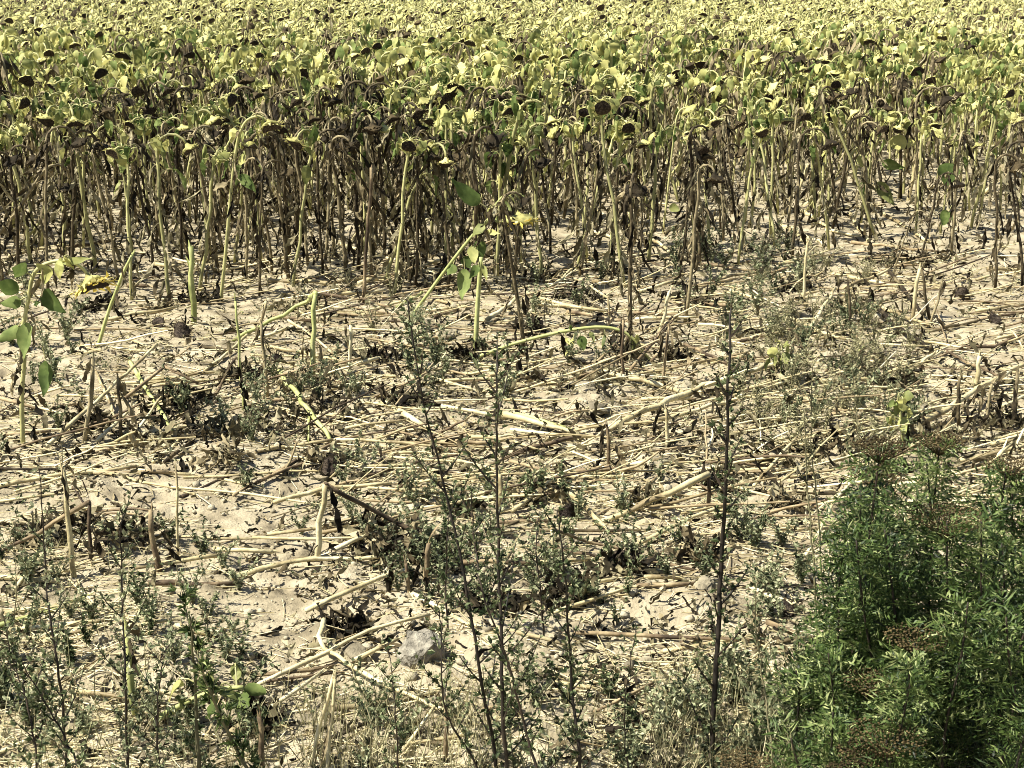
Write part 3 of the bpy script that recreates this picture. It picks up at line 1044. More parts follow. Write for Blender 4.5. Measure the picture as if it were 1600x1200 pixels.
stake([(1525, 608), (1528, 580), (1531, 556)], 8, 's', None, 2)
stake([(868, 888), (865, 858), (862, 828)], 6, 's', [(920, 846, .04), (985, 862, .02)], 0, None, 'b')
stake([(952, 502), (951, 485), (950, 466)], 4, 's', [(920, 446, .08)], 0)
stake([(1028, 525), (1038, 490), (1046, 455)], 6, 's', None, 1)
stake([(780, 800), (782, 770), (780, 740)], 10, 's', None, 1)
stake([(640, 935), (636, 905), (634, 880)], 7, 'b', None, 3)
stake([(665, 905), (668, 880), (670, 850)], 9, 'b', None, 2)
stake([(1042, 700), (1042, 665), (1040, 640)], 6, 's', None, 2)
stake([(952, 730), (950, 690), (948, 665)], 6, 'b', None, 2)
stake([(1255, 470), (1258, 430), (1262, 380)], 5, 's', None, 2)
stake([(1330, 520), (1328, 470), (1325, 440)], 5, 'd', None, 3)
stake([(1455, 500), (1445, 460), (1440, 420)], 5, 'd', None, 3)
stake([(1452, 505), (1465, 470), (1472, 440)], 4, 'd', None, 2)
stake([(130, 690), (140, 630), (145, 560)], 8, 'd', None, 7)
stake([(190, 690), (188, 640), (184, 590)], 6, 'd', None, 6)
stake([(418, 620), (412, 560), (408, 505)], 6, 'd', None, 6)
stake([(975, 600), (972, 550), (974, 500)], 5, 'b', None, 3)
stake([(1035, 600), (1040, 560), (1045, 510)], 5, 'b', None, 3)
stake([(1500, 660), (1498, 620), (1500, 590)], 6, 'd', None, 6)
stake([(1585, 655), (1588, 620), (1590, 580)], 7, 'd', None, 7)
stake([(1540, 665), (1545, 630), (1550, 600)], 5, 'd', None, 5)
# leaning tall pieces
stake([(148, 548), (165, 500), (190, 432), (208, 396)], 6, 'g', None, 2, words='headless stalk leaning')
stake([(1418, 315), (1430, 265), (1445, 208)], 6, 's', None, 1, words='bare stalk leaning')
stake([(1240, 328), (1250, 295), (1262, 258)], 5, 's', None, 1, words='bare stalk leaning')
stake([(535, 395), (555, 365), (582, 325)], 6, 's', None, 0, words='bare stalk leaning')
stake([(732, 362), (700, 325), (664, 284)], 5, 'g', None, 0, words='bare stalk leaning')
stake([(1255, 318), (1290, 292), (1325, 272)], 6, 's', None, 0, words='bare stalk leaning')
stake([(618, 382), (645, 362), (668, 342)], 5, 's', None, 0, words='bare stalk leaning')

# lying pieces: points, width in px, colour, optional heights
FALL = [([(73, 700), (160, 618), (245, 538)], 8, 's', [.02, .10, .14]), ([(195, 625), (257, 573)], 7, 'b', [.03, .12]), ([(257, 573), (310, 602)], 6, 'b', [.12, .02]), ([(203, 568), (232, 618), (270, 675)], 8, 'g', None), ([(215, 675), (255, 617)], 6, 's', [.02, .1]),
        ([(152, 692), (220, 625)], 7, 's', [.02, .08]), ([(145, 570), (180, 655)], 5, 's', None), ([(160, 502), (275, 482)], 6, 's', None), ([(230, 596), (350, 583)], 6, 's', None), ([(250, 603), (355, 594)], 5, 's', None), ([(335, 622), (368, 560)], 6, 'b', [.02, .12]),
        ([(95, 620), (160, 623)], 5, 's', None), ([(85, 641), (118, 634)], 5, 'b', None), ([(200, 530), (232, 546)], 6, 's', None), ([(182, 546), (226, 551)], 5, 's', None), ([(320, 582), (362, 548), (400, 512)], 6, 's', [.02, .05, .08]),
        ([(437, 582), (470, 630), (492, 655), (516, 690)], 10, 'g', [.05, .05, .04, .02]), ([(484, 650), (482, 690)], 4, 'g', None), ([(400, 540), (470, 552), (545, 570)], 7, 's', None), ([(450, 500), (492, 530), (520, 555)], 5, 's', [.08, .03, .02]), ([(398, 532), (452, 511)], 6, 's', [.02, .09]),
        ([(620, 482), (660, 460)], 5, 'g', None), ([(500, 500), (575, 487), (652, 468)], 5, 's', None), ([(495, 495), (600, 493)], 6, 's', None), ([(575, 497), (605, 560)], 6, 'b', None), ([(600, 632), (662, 668)], 13, 's', [.05, .03]), ([(640, 585), (742, 612)], 6, 's', None),
        ([(690, 597), (800, 592)], 5, 's', None), ([(395, 632), (480, 655)], 6, 's', None), ([(490, 656), (640, 650)], 5, 's', None), ([(540, 672), (645, 664)], 5, 's', None), ([(690, 637), (790, 656)], 8, 's', None), ([(785, 650), (850, 665), (905, 682)], 11, 's', None),
        ([(530, 383), (600, 405), (680, 430)], 6, 's', None), ([(560, 445), (630, 428), (700, 405)], 7, 's', None), ([(420, 440), (525, 443), (580, 435)], 8, 's', None), ([(760, 506), (812, 464)], 8, 's', [.02, .1]), ([(665, 492), (715, 485)], 5, 's', None), ([(678, 507), (716, 487)], 6, 'b', None),
        ([(823, 462), (870, 475), (902, 483), (945, 488)], 7, 's', None), ([(840, 477), (940, 486)], 6, 's', None), ([(995, 462), (1052, 440)], 6, 's', [.02, .08]), ([(990, 491), (1085, 495)], 6, 'b', None), ([(992, 501), (1092, 497)], 6, 's', None), ([(985, 580), (1012, 545), (1050, 495)], 6, 'b', [.02, .08, .16]),
        ([(1018, 566), (1042, 540)], 6, 'b', [.02, .08]), ([(1070, 540), (1135, 577)], 7, 'b', None), ([(930, 583), (1000, 598), (1068, 616)], 11, 's', [.06, .04, .03]), ([(952, 672), (1030, 635), (1100, 604), (1195, 575)], 11, 's', [.02, .05, .06, .07]), ([(1195, 575), (1262, 553)], 8, 's', [.06, .05]),
        ([(1008, 664), (1130, 632), (1250, 592)], 7, 's', None), ([(928, 572), (976, 525)], 6, 'b', [.02, .1]), ([(806, 650), (885, 672)], 9, 'g', None), ([(798, 674), (925, 686)], 7, 's', None), ([(1140, 682), (1235, 652)], 7, 's', None), ([(1320, 452), (1390, 420)], 6, 's', [.06, .1]),
        ([(1268, 512), (1305, 450)], 7, 's', [.02, .1]), ([(1258, 515), (1322, 532)], 6, 's', None), ([(1230, 498), (1292, 526)], 6, 's', None), ([(1358, 474), (1400, 492), (1450, 510)], 7, 's', None), ([(1358, 470), (1410, 520), (1450, 546)], 8, 'd', [.1, .04, .02]), ([(1390, 425), (1442, 492)], 7, 'd', [.14, .02]),
        ([(1438, 522), (1530, 505)], 5, 'd', None), ([(1525, 488), (1605, 477)], 6, 's', None), ([(1528, 502), (1605, 491)], 5, 'b', None), ([(1420, 531), (1505, 546)], 6, 's', None), ([(1470, 550), (1555, 544), (1605, 524)], 6, 'b', None), ([(1408, 592), (1466, 548)], 7, 's', [.02, .08]), ([(1385, 585), (1472, 552)], 6, 's', None),
        ([(1470, 549), (1515, 570), (1562, 592)], 6, 'b', None), ([(1428, 672), (1490, 635), (1540, 602), (1605, 568)], 11, 's', [.02, .05, .07, .08]), ([(1280, 597), (1392, 592)], 7, 's', None), ([(1280, 607), (1340, 600)], 5, 's', None), ([(1278, 572), (1312, 540)], 5, 's', None), ([(1322, 567), (1352, 540)], 6, 'g', None),
        ([(-5, 763), (60, 750), (130, 742), (214, 733)], 8, 's', None), ([(-5, 792), (130, 775)], 5, 's', None), ([(18, 932), (66, 868)], 8, 's', [.02, .08]), ([(285, 781), (352, 754)], 6, 'b', None), ([(352, 755), (398, 762)], 5, 's', None), ([(365, 777), (402, 758)], 6, 'b', None), ([(150, 708), (240, 690), (300, 668)], 7, 'b', None),
        ([(240, 728), (290, 685)], 8, 's', None), ([(258, 728), (298, 695)], 8, 'd', None), ([(268, 845), (402, 845)], 5, 's', None), ([(-5, 735), (100, 740)], 6, 'd', None), ([(206, 842), (236, 800)], 7, 's', [.02, .1]), ([(400, 714), (460, 700), (522, 690)], 7, 's', None), ([(522, 690), (600, 692), (690, 702)], 6, 's', None),
        ([(400, 758), (460, 725), (530, 692)], 7, 'b', None), ([(425, 745), (512, 713)], 7, 'b', None), ([(522, 718), (586, 734)], 6, 's', None), ([(560, 732), (640, 729), (692, 750)], 6, 's', None), ([(428, 788), (510, 766), (612, 758)], 8, 's', None), ([(418, 838), (505, 828), (570, 808), (652, 803)], 6, 's', None),
        ([(500, 836), (590, 818), (660, 806)], 7, 's', None), ([(395, 843), (480, 846), (600, 843)], 6, 's', None), ([(362, 907), (455, 880), (560, 876), (705, 864)], 9, 's', None), ([(478, 958), (555, 922), (628, 892)], 10, 's', [.03, .06, .08]), ([(645, 938), (730, 980), (785, 1002)], 10, 's', None),
        ([(640, 757), (692, 750)], 6, 's', None), ([(575, 765), (660, 770)], 5, 's', None), ([(620, 850), (700, 838)], 6, 'b', None), ([(668, 872), (725, 858)], 7, 's', None), ([(800, 802), (866, 750)], 8, 's', [.02, .05]), ([(874, 754), (945, 826)], 11, 's', [.05, .03]), ([(796, 723), (868, 742)], 7, 'b', None),
        ([(945, 886), (1000, 852), (1060, 822), (1137, 788)], 8, 's', [.02, .03, .06, .09]), ([(800, 776), (992, 770)], 5, 'b', None), ([(830, 832), (1015, 833)], 6, 'd', None), ([(983, 874), (1090, 901)], 7, 'b', None), ([(882, 922), (965, 914)], 8, 's', None), ([(1005, 916), (1065, 911)], 8, 's', None), ([(858, 972), (985, 946)], 7, 's', None),
        ([(778, 897), (802, 858)], 10, 's', [.02, .06]), ([(895, 992), (1000, 996), (1185, 1006)], 8, 'b', [.04, .04, .03]), ([(1036, 1027), (1185, 1004)], 8, 's', None), ([(928, 1117), (1022, 1070)], 6, 'b', [.02, .05]), ([(985, 1127), (1062, 1104)], 6, 'b', None), ([(948, 1147), (1002, 1130)], 13, 'd', None),
        ([(506, 968), (499, 1000), (508, 1018), (545, 1040), (605, 1076), (745, 1143)], 10, 's', [.09, .06, .04, .04, .04, .02]), ([(395, 1078), (510, 1025), (575, 990), (672, 960)], 9, 's', [.02, .04, .06, .08]), ([(395, 1060), (525, 1044)], 8, 'b', None), ([(425, 1108), (502, 1055)], 8, 's', None),
        ([(555, 1035), (622, 998)], 8, 's', [.04, .08]), ([(632, 1175), (692, 1085)], 8, 's', [.02, .12]), ([(-5, 982), (60, 970), (128, 944)], 9, 'g', None), ([(12, 988), (172, 985)], 9, 's', None), ([(68, 1006), (168, 985)], 8, 's', None), ([(100, 900), (152, 957)], 5, 's', None), ([(200, 980), (280, 965), (290, 1003)], 7, 's', [.1, .12, .02]),
        ([(238, 1132), (302, 1104)], 9, 'g', None), ([(-5, 1182), (82, 1144)], 8, 's', None), ([(1168, 930), (1262, 957)], 9, 's', None), ([(1190, 925), (1255, 926)], 6, 'b', None), ([(1258, 872), (1310, 775), (1370, 712)], 6, 's', [.02, .1, .15]), ([(1178, 762), (1245, 686)], 7, 's', [.02, .06]), ([(1098, 740), (1180, 705)], 6, 's', None),
        ([(1228, 772), (1332, 776)], 8, 'd', None), ([(1500, 722), (1605, 698)], 8, 's', None), ([(1553, 724), (1582, 692)], 8, 's', [.02, .1]), ([(1217, 352), (1266, 386)], 8, 's', None), ([(1238, 360), (1287, 384)], 9, 's', None), ([(1248, 327), (1294, 359)], 7, 's', None), ([(1328, 336), (1356, 379)], 8, 's', None), ([(1380, 336), (1452, 379)], 7, 's', None),
        ([(1330, 380), (1472, 396)], 6, 'b', None), ([(1290, 362), (1342, 370)], 6, 's', None), ([(1290, 330), (1382, 321)], 5, 's', None), ([(1525, 235), (1572, 250)], 5, 's', None), ([(1500, 306), (1532, 285)], 5, 's', None), ([(1540, 302), (1566, 262)], 6, 's', [.02, .2]), ([(920, 326), (982, 354)], 7, 's', None), ([(925, 363), (982, 378)], 6, 's', None),
        ([(925, 404), (962, 391)], 5, 's', None), ([(1005, 365), (1056, 401)], 6, 's', None), ([(1008, 276), (1064, 247)], 4, 's', None), ([(955, 304), (986, 341)], 5, 's', None), ([(965, 336), (992, 317)], 5, 'b', None), ([(1038, 366), (1098, 331)], 5, 's', None), ([(1008, 322), (1040, 284)], 4, 's', None), ([(1003, 310), (1042, 321)], 6, 's', None),
        ([(858, 456), (902, 414)], 6, 's', [.02, .1]), ([(1420, 812), (1500, 800)], 6, 'b', None), ([(1440, 300), (1500, 280)], 5, 's', None), ([(1205, 720), (1250, 715)], 5, 's', None), ([(1560, 640), (1605, 620)], 6, 's', None), ([(1330, 560), (1400, 575)], 5, 's', None)]
for pts, w, c, lift in FALL:
    fallen(pts, w * 0.92, c, lift)
# the green stalk that arches along the ground
special('arching pale green fallen stalk with drooping leaf scraps above the soil mound', [(735, 562), (800, 538), (870, 520), (930, 511), (968, 516), (992, 532), (1012, 558), (1056, 592)], 0.013, 0.009,
        [(905, 515, 912, 548, 18, 'green'), (888, 518, 893, 508, 8, 'green'), (920, 512, 928, 535, 10, 'yellow'), (945, 513, 942, 545, 8, 'yellow'), (880, 520, 895, 545, 8, 'yellow'), (960, 515, 958, 540, 8, 'dead'), (900, 515, 885, 560, 10, 'yellow')], None, 'strawgreen', [], False,
        'broken sunflower stalks lying on the soil', 12, 'fallen_stalk', 'broken stalk')

special('fallen green sunflower top with broad limp leaves behind the spike-shaped weed', [(236, 1128), (290, 1098), (340, 1078), (380, 1074)], 0.012, 0.008,
        [(300, 1095, 262, 1100, 26, 'yellow'), (330, 1080, 330, 1125, 34, 'green'), (350, 1076, 395, 1105, 34, 'green'), (365, 1074, 420, 1082, 28, 'green'), (345, 1078, 300, 1062, 26, 'green'), (372, 1074, 380, 1120, 30, 'green')], None, 'strawgreen', [], False,
        'broken sunflower stalks lying on the soil', 15, 'fallen_stalk', 'broken stalk')
special('lime green leaf tuft on a short stalk in the olive weeds', [(1412, 700), (1408, 660), (1404, 615)], 0.007, 0.005,
        [(1404, 615, 1428, 620, 20, 'yellow'), (1404, 616, 1400, 650, 18, 'yellow'), (1406, 640, 1418, 680, 18, 'yellow'), (1405, 625, 1385, 640, 16, 'green')], None, 'strawgreen', [(1405, 630)], False, SG, 16)
special('small sunflower shoot with pale yellow leaves above the olive weed patch', [(1222, 600), (1220, 570), (1218, 535)], 0.006, 0.004,
        [(1218, 536, 1200, 560, 18, 'yellow'), (1219, 538, 1238, 545, 18, 'yellow'), (1219, 545, 1232, 568, 18, 'yellow'), (1218, 536, 1214, 528, 10, 'yellow')], None, 'strawgreen', [], False, SG, 17)

# further pieces between them
n_have = len(FALL)
rr = random.Random(77)
spots = []
while len(spots) < 118:
    x, y = rr.uniform(-30, 1630), rr.uniform(395, 1180)
    if x > 1250 and y > 700:
        continue
    bare = (240 < x < 480 and y > 720) or (x < 330 and 660 < y < 760)
    if bare and rr.random() < 0.75:
        continue
    if y > 760 and rr.random() < 0.45:
        continue
    spots.append((x, y))
for x, y in spots:
    L = rr.uniform(30, 120) * (0.6 + y / 1500)
    a = rr.gauss(0.0, 0.32) - (0.15 if rr.random() < 0.5 else -0.05)
    w = rr.uniform(4.0, 7.5) * (0.6 + y / 1400)
    fallen([(x, y), (x + L * math.cos(a), y - L * math.sin(a) * 0.55)], w, rr.choice('sssbbd'), None, seed=rr.randrange(10 ** 6))

# seed heads lying on the soil
for (x, y, r_, ax, lab) in [(285, 527, 14, (0.1, -1, 0.35), 'round brown seed head lying face up below the dead rows'), (249, 511, 11, (-0.5, -1, 0.1), 'smaller dark seed head resting beside the round brown one'),
                            (1503, 468, 13, (0.2, -1, 0.2), 'lone dark seed head on open pale soil'), (1553, 508, 12, (0.4, -0.6, 0.8), 'flattened dark seed head beside grey stalks'), (518, 737, 17, (0.2, -1, 0.5), 'olive brown seed head half sunk among straw stalks'),
                            (432, 568, 9, (0.3, -1, 0.4), 'little dark seed head under the knee-bent stalk'), (972, 888, 18, (-0.4, -0.7, 0.5), 'dark hollow seed head under crossing straw stalks'), (1225, 968, 16, (0, -0.8, 0.7), 'brown seed head in the shade near the tansy clump'),
                            (888, 812, 16, (0.4, -0.9, 0.2), 'dark seed head tangled below the thick pale diagonal stalk')]:
    p = GH(x, y)
    Rr = r_ * m_per_px(p.y)
    p.z += Rr * 0.7
    bk, fc, fr, pt = head_meshes(Vector((0, 0, 0)) - Vector(ax).normalized() * Rr * 0.5, Vector(ax), Rr, R, 14)
    o = empty('fallen_flower_head', p)
    bk.build('receptacle', ['headbrown'], o, smooth=True)
    fc.build('seed_face', ['seeds'], o)
    fr.build('bract_fringe', ['leafdead'], o)
    tag(o, lab, 'seed head', 'seed heads lying on the ground')

# ------------------------------------------------------------------ litter: straw bits and dead leaf scraps
def build_litter():
    rng = np.random.RandomState(9)
    rr = random.Random(9)
    arrs = []
    X, Y, px, py = in_view(12000, 270, 1260, rng)
    dn = vnoise(X, Y, 0.7, 40, 9)
    for x, y, a_, qx, qy in zip(X, Y, dn, px, py):
        if a_ < 0.42 and rr.random() < (0.7 if qy > 720 or qy < 420 else 0.3):
            continue
        if 240 < qx < 480 and qy > 700 and rr.random() < 0.7:
            continue
        z = gz(x, y)
        mb = MB()
        a = rr.gauss(0, 0.7) + (math.pi if rr.random() < .5 else 0)
        L = rr.uniform(0.03, 0.16) if rr.random() < 0.7 else rr.uniform(0.15, 0.5)
        p = Vector((x, y, z + 0.008))
        q = p + Vector((math.cos(a) * L, math.sin(a) * L, 0))
        q.z = gz(q.x, q.y) + rr.uniform(0.005, 0.03)
        r = rr.uniform(0.0016, 0.0042)
        mb.add(*tube([p, (p + q) / 2 + rndv(rr, 0.006), q], [r, r, r * 0.7], 3, False), 0, rr.gauss(0, 0.3))
        arrs.append(tris_of(mb))
    for _ in range(900):
        qx, qy = rr.uniform(-20, 1620), 400 + 420 * rr.random() ** 1.3
        if qx < 420 and rr.random() < 0.5:
            continue
        p = GH(qx, qy, rr.uniform(0.006, 0.03))
        a = rr.gauss(0.1, 0.45) if rr.random() < 0.65 else rr.uniform(-1.5, 1.5)
        L = rr.uniform(0.2, 0.85)
        q = p + Vector((math.cos(a) * L, math.sin(a) * L, 0))
        q.z = gz(q.x, q.y) + (rr.uniform(0.006, 0.06) if rr.random() < 0.6 else rr.uniform(0.05, 0.22))
        r = rr.uniform(0.0035, 0.0085)
        mb = MB()
        md = (p + q) / 2 + rndv(rr, 0.02)
        md.z = max(md.z, gz(md.x, md.y) + 0.004)
        mb.add(*tube([p, p.lerp(md, 0.5) + rndv(rr, 0.008), md, md.lerp(q, 0.5) + rndv(rr, 0.008), q], [r, r, r, r * .9, r * 0.6], 4, False), 1 if rr.random() < 0.38 else 0, rr.gauss(-0.08, 0.3))
        arrs.append(tris_of(mb))
    mass('straw_litter', arrs, ['straw', 'strawbrown'], 'scattered bits of dry straw on the soil')
    arrs = []
    X, Y, px, py = in_view(11000, 300, 1240, rng)
    dn = vnoise(X, Y, 0.55, 4, 19)
    for x, y, a_, qx, qy in zip(X, Y, dn, px, py):
        if a_ < 0.48 and rr.random() < (0.8 if qy > 720 or qy < 380 else 0.45):
            continue
        if 240 < qx < 480 and qy > 700 and rr.random() < 0.6:
            continue
        z = gz(x, y)
        mb = MB()
        a = rr.uniform(0, 6.3)
        L = rr.uniform(0.025, 0.10)
        d = Vector((math.cos(a), math.sin(a), rr.uniform(0.0, 0.7)))
        mb.add(*leaf(Vector((x, y, z + 0.012)), d, L, L * rr.uniform(0.06, 0.18), rr.uniform(-0.6, 1.6), rr.uniform(-1.2, 1.2), CRUMP if L > 0.07 else KITE, 0.012, rr.uniform(-3, 3), rr), 1 if rr.random() < 0.5 else 0, rr.gauss(-0.05, 0.32))
        arrs.append(tris_of(mb))
    for _ in range(5200):
        qx, qy = rr.uniform(-40, 1640), rr.uniform(215, 440) if rr.random() < 0.5 else rr.uniform(430, 760)
        if qy > 440 and qx < 460 and rr.random() < 0.5:
            continue
        p = GH(qx, qy, 0.01 + 0.07 * rr.random() ** 3)
        L = rr.uniform(0.06, 0.17)
        d = rndv(rr, 1) + Vector((0, 0, 0.35))
        mb = MB()
        mb.add(*leaf(p, d, L, L * rr.uniform(0.06, 0.17), rr.uniform(-0.6, 2.0), rr.uniform(-1.2, 1.2), CRUMP, 0.014, rr.uniform(-3, 3), rr), 1 if rr.random() < 0.7 else 0, rr.gauss(-0.05, 0.3))
        arrs.append(tris_of(mb))
    mass('leaf_litter', arrs, ['leafdead', 'leafwither'], 'shrivelled dark leaf scraps littering the ground between stalks')


build_litter()

HEAPS = [(270, 645, 60), (470, 610, 55), (860, 775, 60), (600, 845, 70), (960, 905, 70), (690, 875, 60), (350, 735, 40), (545, 985, 45), (430, 665, 70), (230, 700, 60), (330, 690, 60), (380, 590, 40), (200, 860, 60), (110, 830, 60), (60, 850, 50), (140, 660, 40), (925, 600, 45),  # the heap by the curved-root stalk is dark filler for that stalk's shadow
         (730, 560, 30), (820, 590, 35), (985, 560, 30), (905, 470, 40), (700, 450, 60), (1060, 560, 30), (1120, 760, 40), (620, 870, 60), (720, 800, 40), (880, 950, 50), (1010, 800, 40), (1300, 700, 50), (1480, 690, 70), (1560, 660, 60), (1400, 600, 40), (1390, 410, 50), (1450, 410, 40),
         (1240, 450, 30), (1330, 480, 40), (500, 720, 50), (570, 830, 40), (640, 640, 40), (520, 650, 60), (410, 1130, 35), (290, 630, 50), (600, 560, 40), (470, 480, 50), (310, 470, 40), (1080, 470, 40), (830, 520, 30), (780, 960, 50), (1090, 880, 40), (1230, 790, 40), (250, 480, 30), (160, 480, 30), (850, 440, 40), (960, 430, 30)]


def dead_heap(x, y, w, seed):
    rr = random.Random(seed)
    p = GH(x, y)
    r = w * m_per_px(p.y) * 0.85
    mb = MB()
    for _ in range(60):
        a, q = rr.uniform(0, 6.3), math.sqrt(rr.random()) * r
        c = Vector((q * math.cos(a), q * math.sin(a) * 0.8, 0))
        c.z = gz(p.x + c.x, p.y + c.y) - p.z + rr.uniform(0.0, 0.07) * (1 - 0.6 * q / r)
        d = Vector((rr.uniform(-1, 1), rr.uniform(-1, 1), rr.uniform(-0.2, 0.9)))
        L = rr.uniform(0.05, 0.14)
        mb.add(*leaf(c, d, L, L * rr.uniform(0.08, 0.26), rr.uniform(-1, 1.8), rr.uniform(-1.2, 1.2), CRUMP, 0.014, rr.uniform(-3, 3), rr), 1 if rr.random() < 0.45 else 0, rr.gauss(-0.1, 0.28))
    o = mb.build('dead_leaf_heap', ['leafdead', 'leafwither'], loc=p)
    tag(o, label('%s dark heap of shrivelled leaves' % ('wide' if w > 52 else 'small'), p, 'heap'), 'dead leaves', 'heaps of shrivelled leaves among the stalks')


for i, (x, y, w) in enumerate(HEAPS):
    dead_heap(x, y, w, 700 + i)


# ------------------------------------------------------------------ weeds
def sprig(mb, p, d, n, L, W, rr, mi=0, spread=1.2, dark=0.0):
    """a tuft of n small narrow leaves about direction d"""
    for _ in range(n):
        e = (d.normalized() + rndv(rr, spread * 0.6)).normalized()
        l = L * rr.uniform(0.6, 1.25)
        s, nn = frame(e, rndv(rr, 1) + Vector((0, 0, 0.8)))
        w = W * rr.uniform(0.7, 1.2)
        m = p + e * (l * 0.45) + nn * (l * 0.06)
        t = p + e * l - Vector((0, 0, l * rr.uniform(0, 0.3)))
        mb.add([p, m + s * w, t, m - s * w], [(0, 1, 2, 3)], mi, rr.gauss(dark, 0.22))


def mugwort(pp, base_d, lab, seed, r0=0.007, nb=16, blen=0.22, leafy=1.0, lmat='mugleaf', smat='mugstem', ang=0.75, group='tall mugwort stems in the weedy verge', leafL=0.028, top_bare=0.0, name='mugwort_plant', cat='weed', W=0.0058):
    rr = random.Random(seed)
    d = base_d
    b = P(pp[0][0], pp[0][1], d)
    g = gz(b.x, d)
    b = Vector((b.x, d, g))
    root = empty(name, b)
    pts = [P(x, y, d + 0.05 * math.sin(i * 1.7 + seed)) - b for i, (x, y) in enumerate(pp)]
    pts = [Vector((pts[0].x, 0, -0.03))] + [p for p in pts if p.z > 0.03]
    pts = smooth_path(pts, 5)
    n = len(pts)
    mb = MB()
    mb.add(*tube([p + rndv(rr, 0.003) for p in pts], [r0 * (1 - 0.75 * i / (n - 1)) for i in range(n)], 6), 0)
    mb.build('stem', [smat], root, smooth=True)
    lv = MB()
    H = pts[-1].z
    k = int(H / 0.028)
    for i in range(k):
        t = (i + rr.random()) / k * (n - 1.01)
        j = int(t)
        p = pts[j].lerp(pts[j + 1], t - j)
        f = t / (n - 1)
        if f < 0.12 and rr.random() < 0.7:
            continue
        phi = i * 2.4 + rr.uniform(-0.5, 0.5)
        out = Vector((math.cos(phi), math.sin(phi), 0.7))
        e = p + out.normalized() * rr.uniform(0.005, 0.03)
        sprig(lv, e, out, int((2 + 3 * rr.random()) * leafy + 0.6), leafL * (1.2 - 0.4 * f), W, rr)
    lv.build('foliage', [lmat], root)
    for i in range(nb):
        f = 0.14 + 0.80 * (i + rr.uniform(0, 0.7)) / nb
        t = f * (n - 1.01)
        j = int(t)
        p = pts[j].lerp(pts[j + 1], t - j)
        phi = i * 2.4 + rr.uniform(-0.6, 0.6)
        L = blen * rr.uniform(0.45, 1.1) * (1.15 - 0.75 * f)
        out = Vector((math.cos(phi), math.sin(phi) * 0.9, 0)) * math.sin(ang) + Vector((0, 0, math.cos(ang)))
        e = p + out * L + Vector((0, 0, L * 0.25))
        bp = bez(p, p + out * L * 0.6, e, 6)
        bm_ = MB()
        bm_.add(*tube(bp, [r0 * 0.42 * (1 - 0.12 * q) for q in range(6)], 4, False), 0)
        br = bm_.build('branch', [smat], root)
        lb = MB()
        nn = max(3, int(L / 0.016))
        for q in range(nn):
            tt = (0.15 + 0.85 * (q + rr.random()) / nn) * 4.99
            jj = int(tt)
            pp_ = bp[jj].lerp(bp[jj + 1], tt - jj)
            o2 = Vector((rr.uniform(-1, 1), rr.uniform(-1, 1), rr.uniform(0, 1.2)))
            sprig(lb, pp_, o2 + out * 0.5, int((2 + 2.5 * rr.random()) * leafy + 0.5), leafL * rr.uniform(0.6, 1.0), W * 0.9, rr)
        lb.build('leaves', [lmat], br)
    tag(root, lab, cat, group)
    return root


D1, D2 = 4.25, 4.1
mugwort([(782, 1290), (770, 1160), (752, 1060), (725, 900), (690, 740), (660, 620), (636, 470)], D1, 'tall dark mugwort leaning one way, darker of the crossing pair', 1, 0.008, 20, 0.22, 0.8)
mugwort([(800, 1300), (790, 1180), (784, 1050), (780, 900), (776, 740), (776, 620), (778, 555)], D2, 'tall straight dark mugwort rising beside its leaning neighbour', 2, 0.008, 20, 0.24, 0.8)
mugwort([(1106, 1290), (1112, 1180), (1120, 1020), (1128, 860), (1134, 740), (1138, 600), (1142, 480)], 4.3, 'tallest single mugwort with thick maroon stem and narrow leafy top', 3, 0.0115, 24, 0.15, 1.6)
mugwort([(912, 1300), (905, 1180), (893, 1080), (889, 990), (880, 870), (870, 800)], 4.1, 'mid height bushy mugwort on the shadow side of the twin stems', 4, 0.007, 16, 0.2, 1.2)
mugwort([(870, 1320), (842, 1210), (815, 1120), (790, 1020), (755, 930), (742, 850), (735, 760)], 4.0, 'slender mugwort crossing behind the twin stems and leaning inward', 5, 0.006, 18, 0.2, 1.3)
mugwort([(755, 1310), (745, 1200), (700, 1120), (690, 1060), (690, 980), (680, 930)], 4.1, 'low leafy mugwort at the foot of the twin stems', 6, 0.005, 14, 0.18, 1.4)
mugwort([(112, 1310), (104, 1200), (96, 1080), (80, 980), (70, 880), (62, 735)], 4.15, 'dark stemmed weed with feathery crown near the pale upright stake', 7, 0.0065, 14, 0.17, 1.0, 'goose')
mugwort([(206, 1320), (200, 1200), (196, 1080), (192, 980), (190, 870), (186, 800)], 4.1, 'bushy grey-green weed in front of the split pale stub', 8, 0.006, 20, 0.2, 1.5, 'goose')
mugwort([(62, 1320), (58, 1200), (45, 1110), (20, 1030), (5, 960)], 4.05, 'small dark weed bending outward at the edge of the verge', 9, 0.005, 14, 0.18, 1.4)
mugwort([(152, 1330), (130, 1220), (100, 1150), (60, 1080), (30, 1030)], 3.95, 'dense low mugwort leaning over the dry grass', 10, 0.005, 14, 0.2, 1.5)
mugwort([(318, 1320), (312, 1200), (306, 1100), (300, 1000), (296, 960)], 4.1, 'pale thick bare stem beside the green weed spike', 11, 0.009, 4, 0.08, 0.4, 'goose', 'weedstem')
mugwort([(420, 1310), (385, 1200), (350, 1130), (320, 1060), (300, 990), (282, 925)], 4.15, 'leaning spike-shaped weed with dense dark green tip', 12, 0.007, 12, 0.07, 3.2, 'tansy', 'weedstem', 0.3, leafL=0.05, W=0.005)
mugwort([(625, 1310), (622, 1200), (618, 1130), (614, 1060), (606, 1000)], 4.1, 'thin upright weed in front of the grey stone', 13, 0.004, 10, 0.14, 1.2, 'mugleaf')
mugwort([(560, 1310), (575, 1220), (580, 1140), (565, 1080), (545, 1030)], 4.1, 'wispy weed rising from dry grass below the crossing sticks', 14, 0.004, 9, 0.13, 0.8, 'goose', 'weedstem')
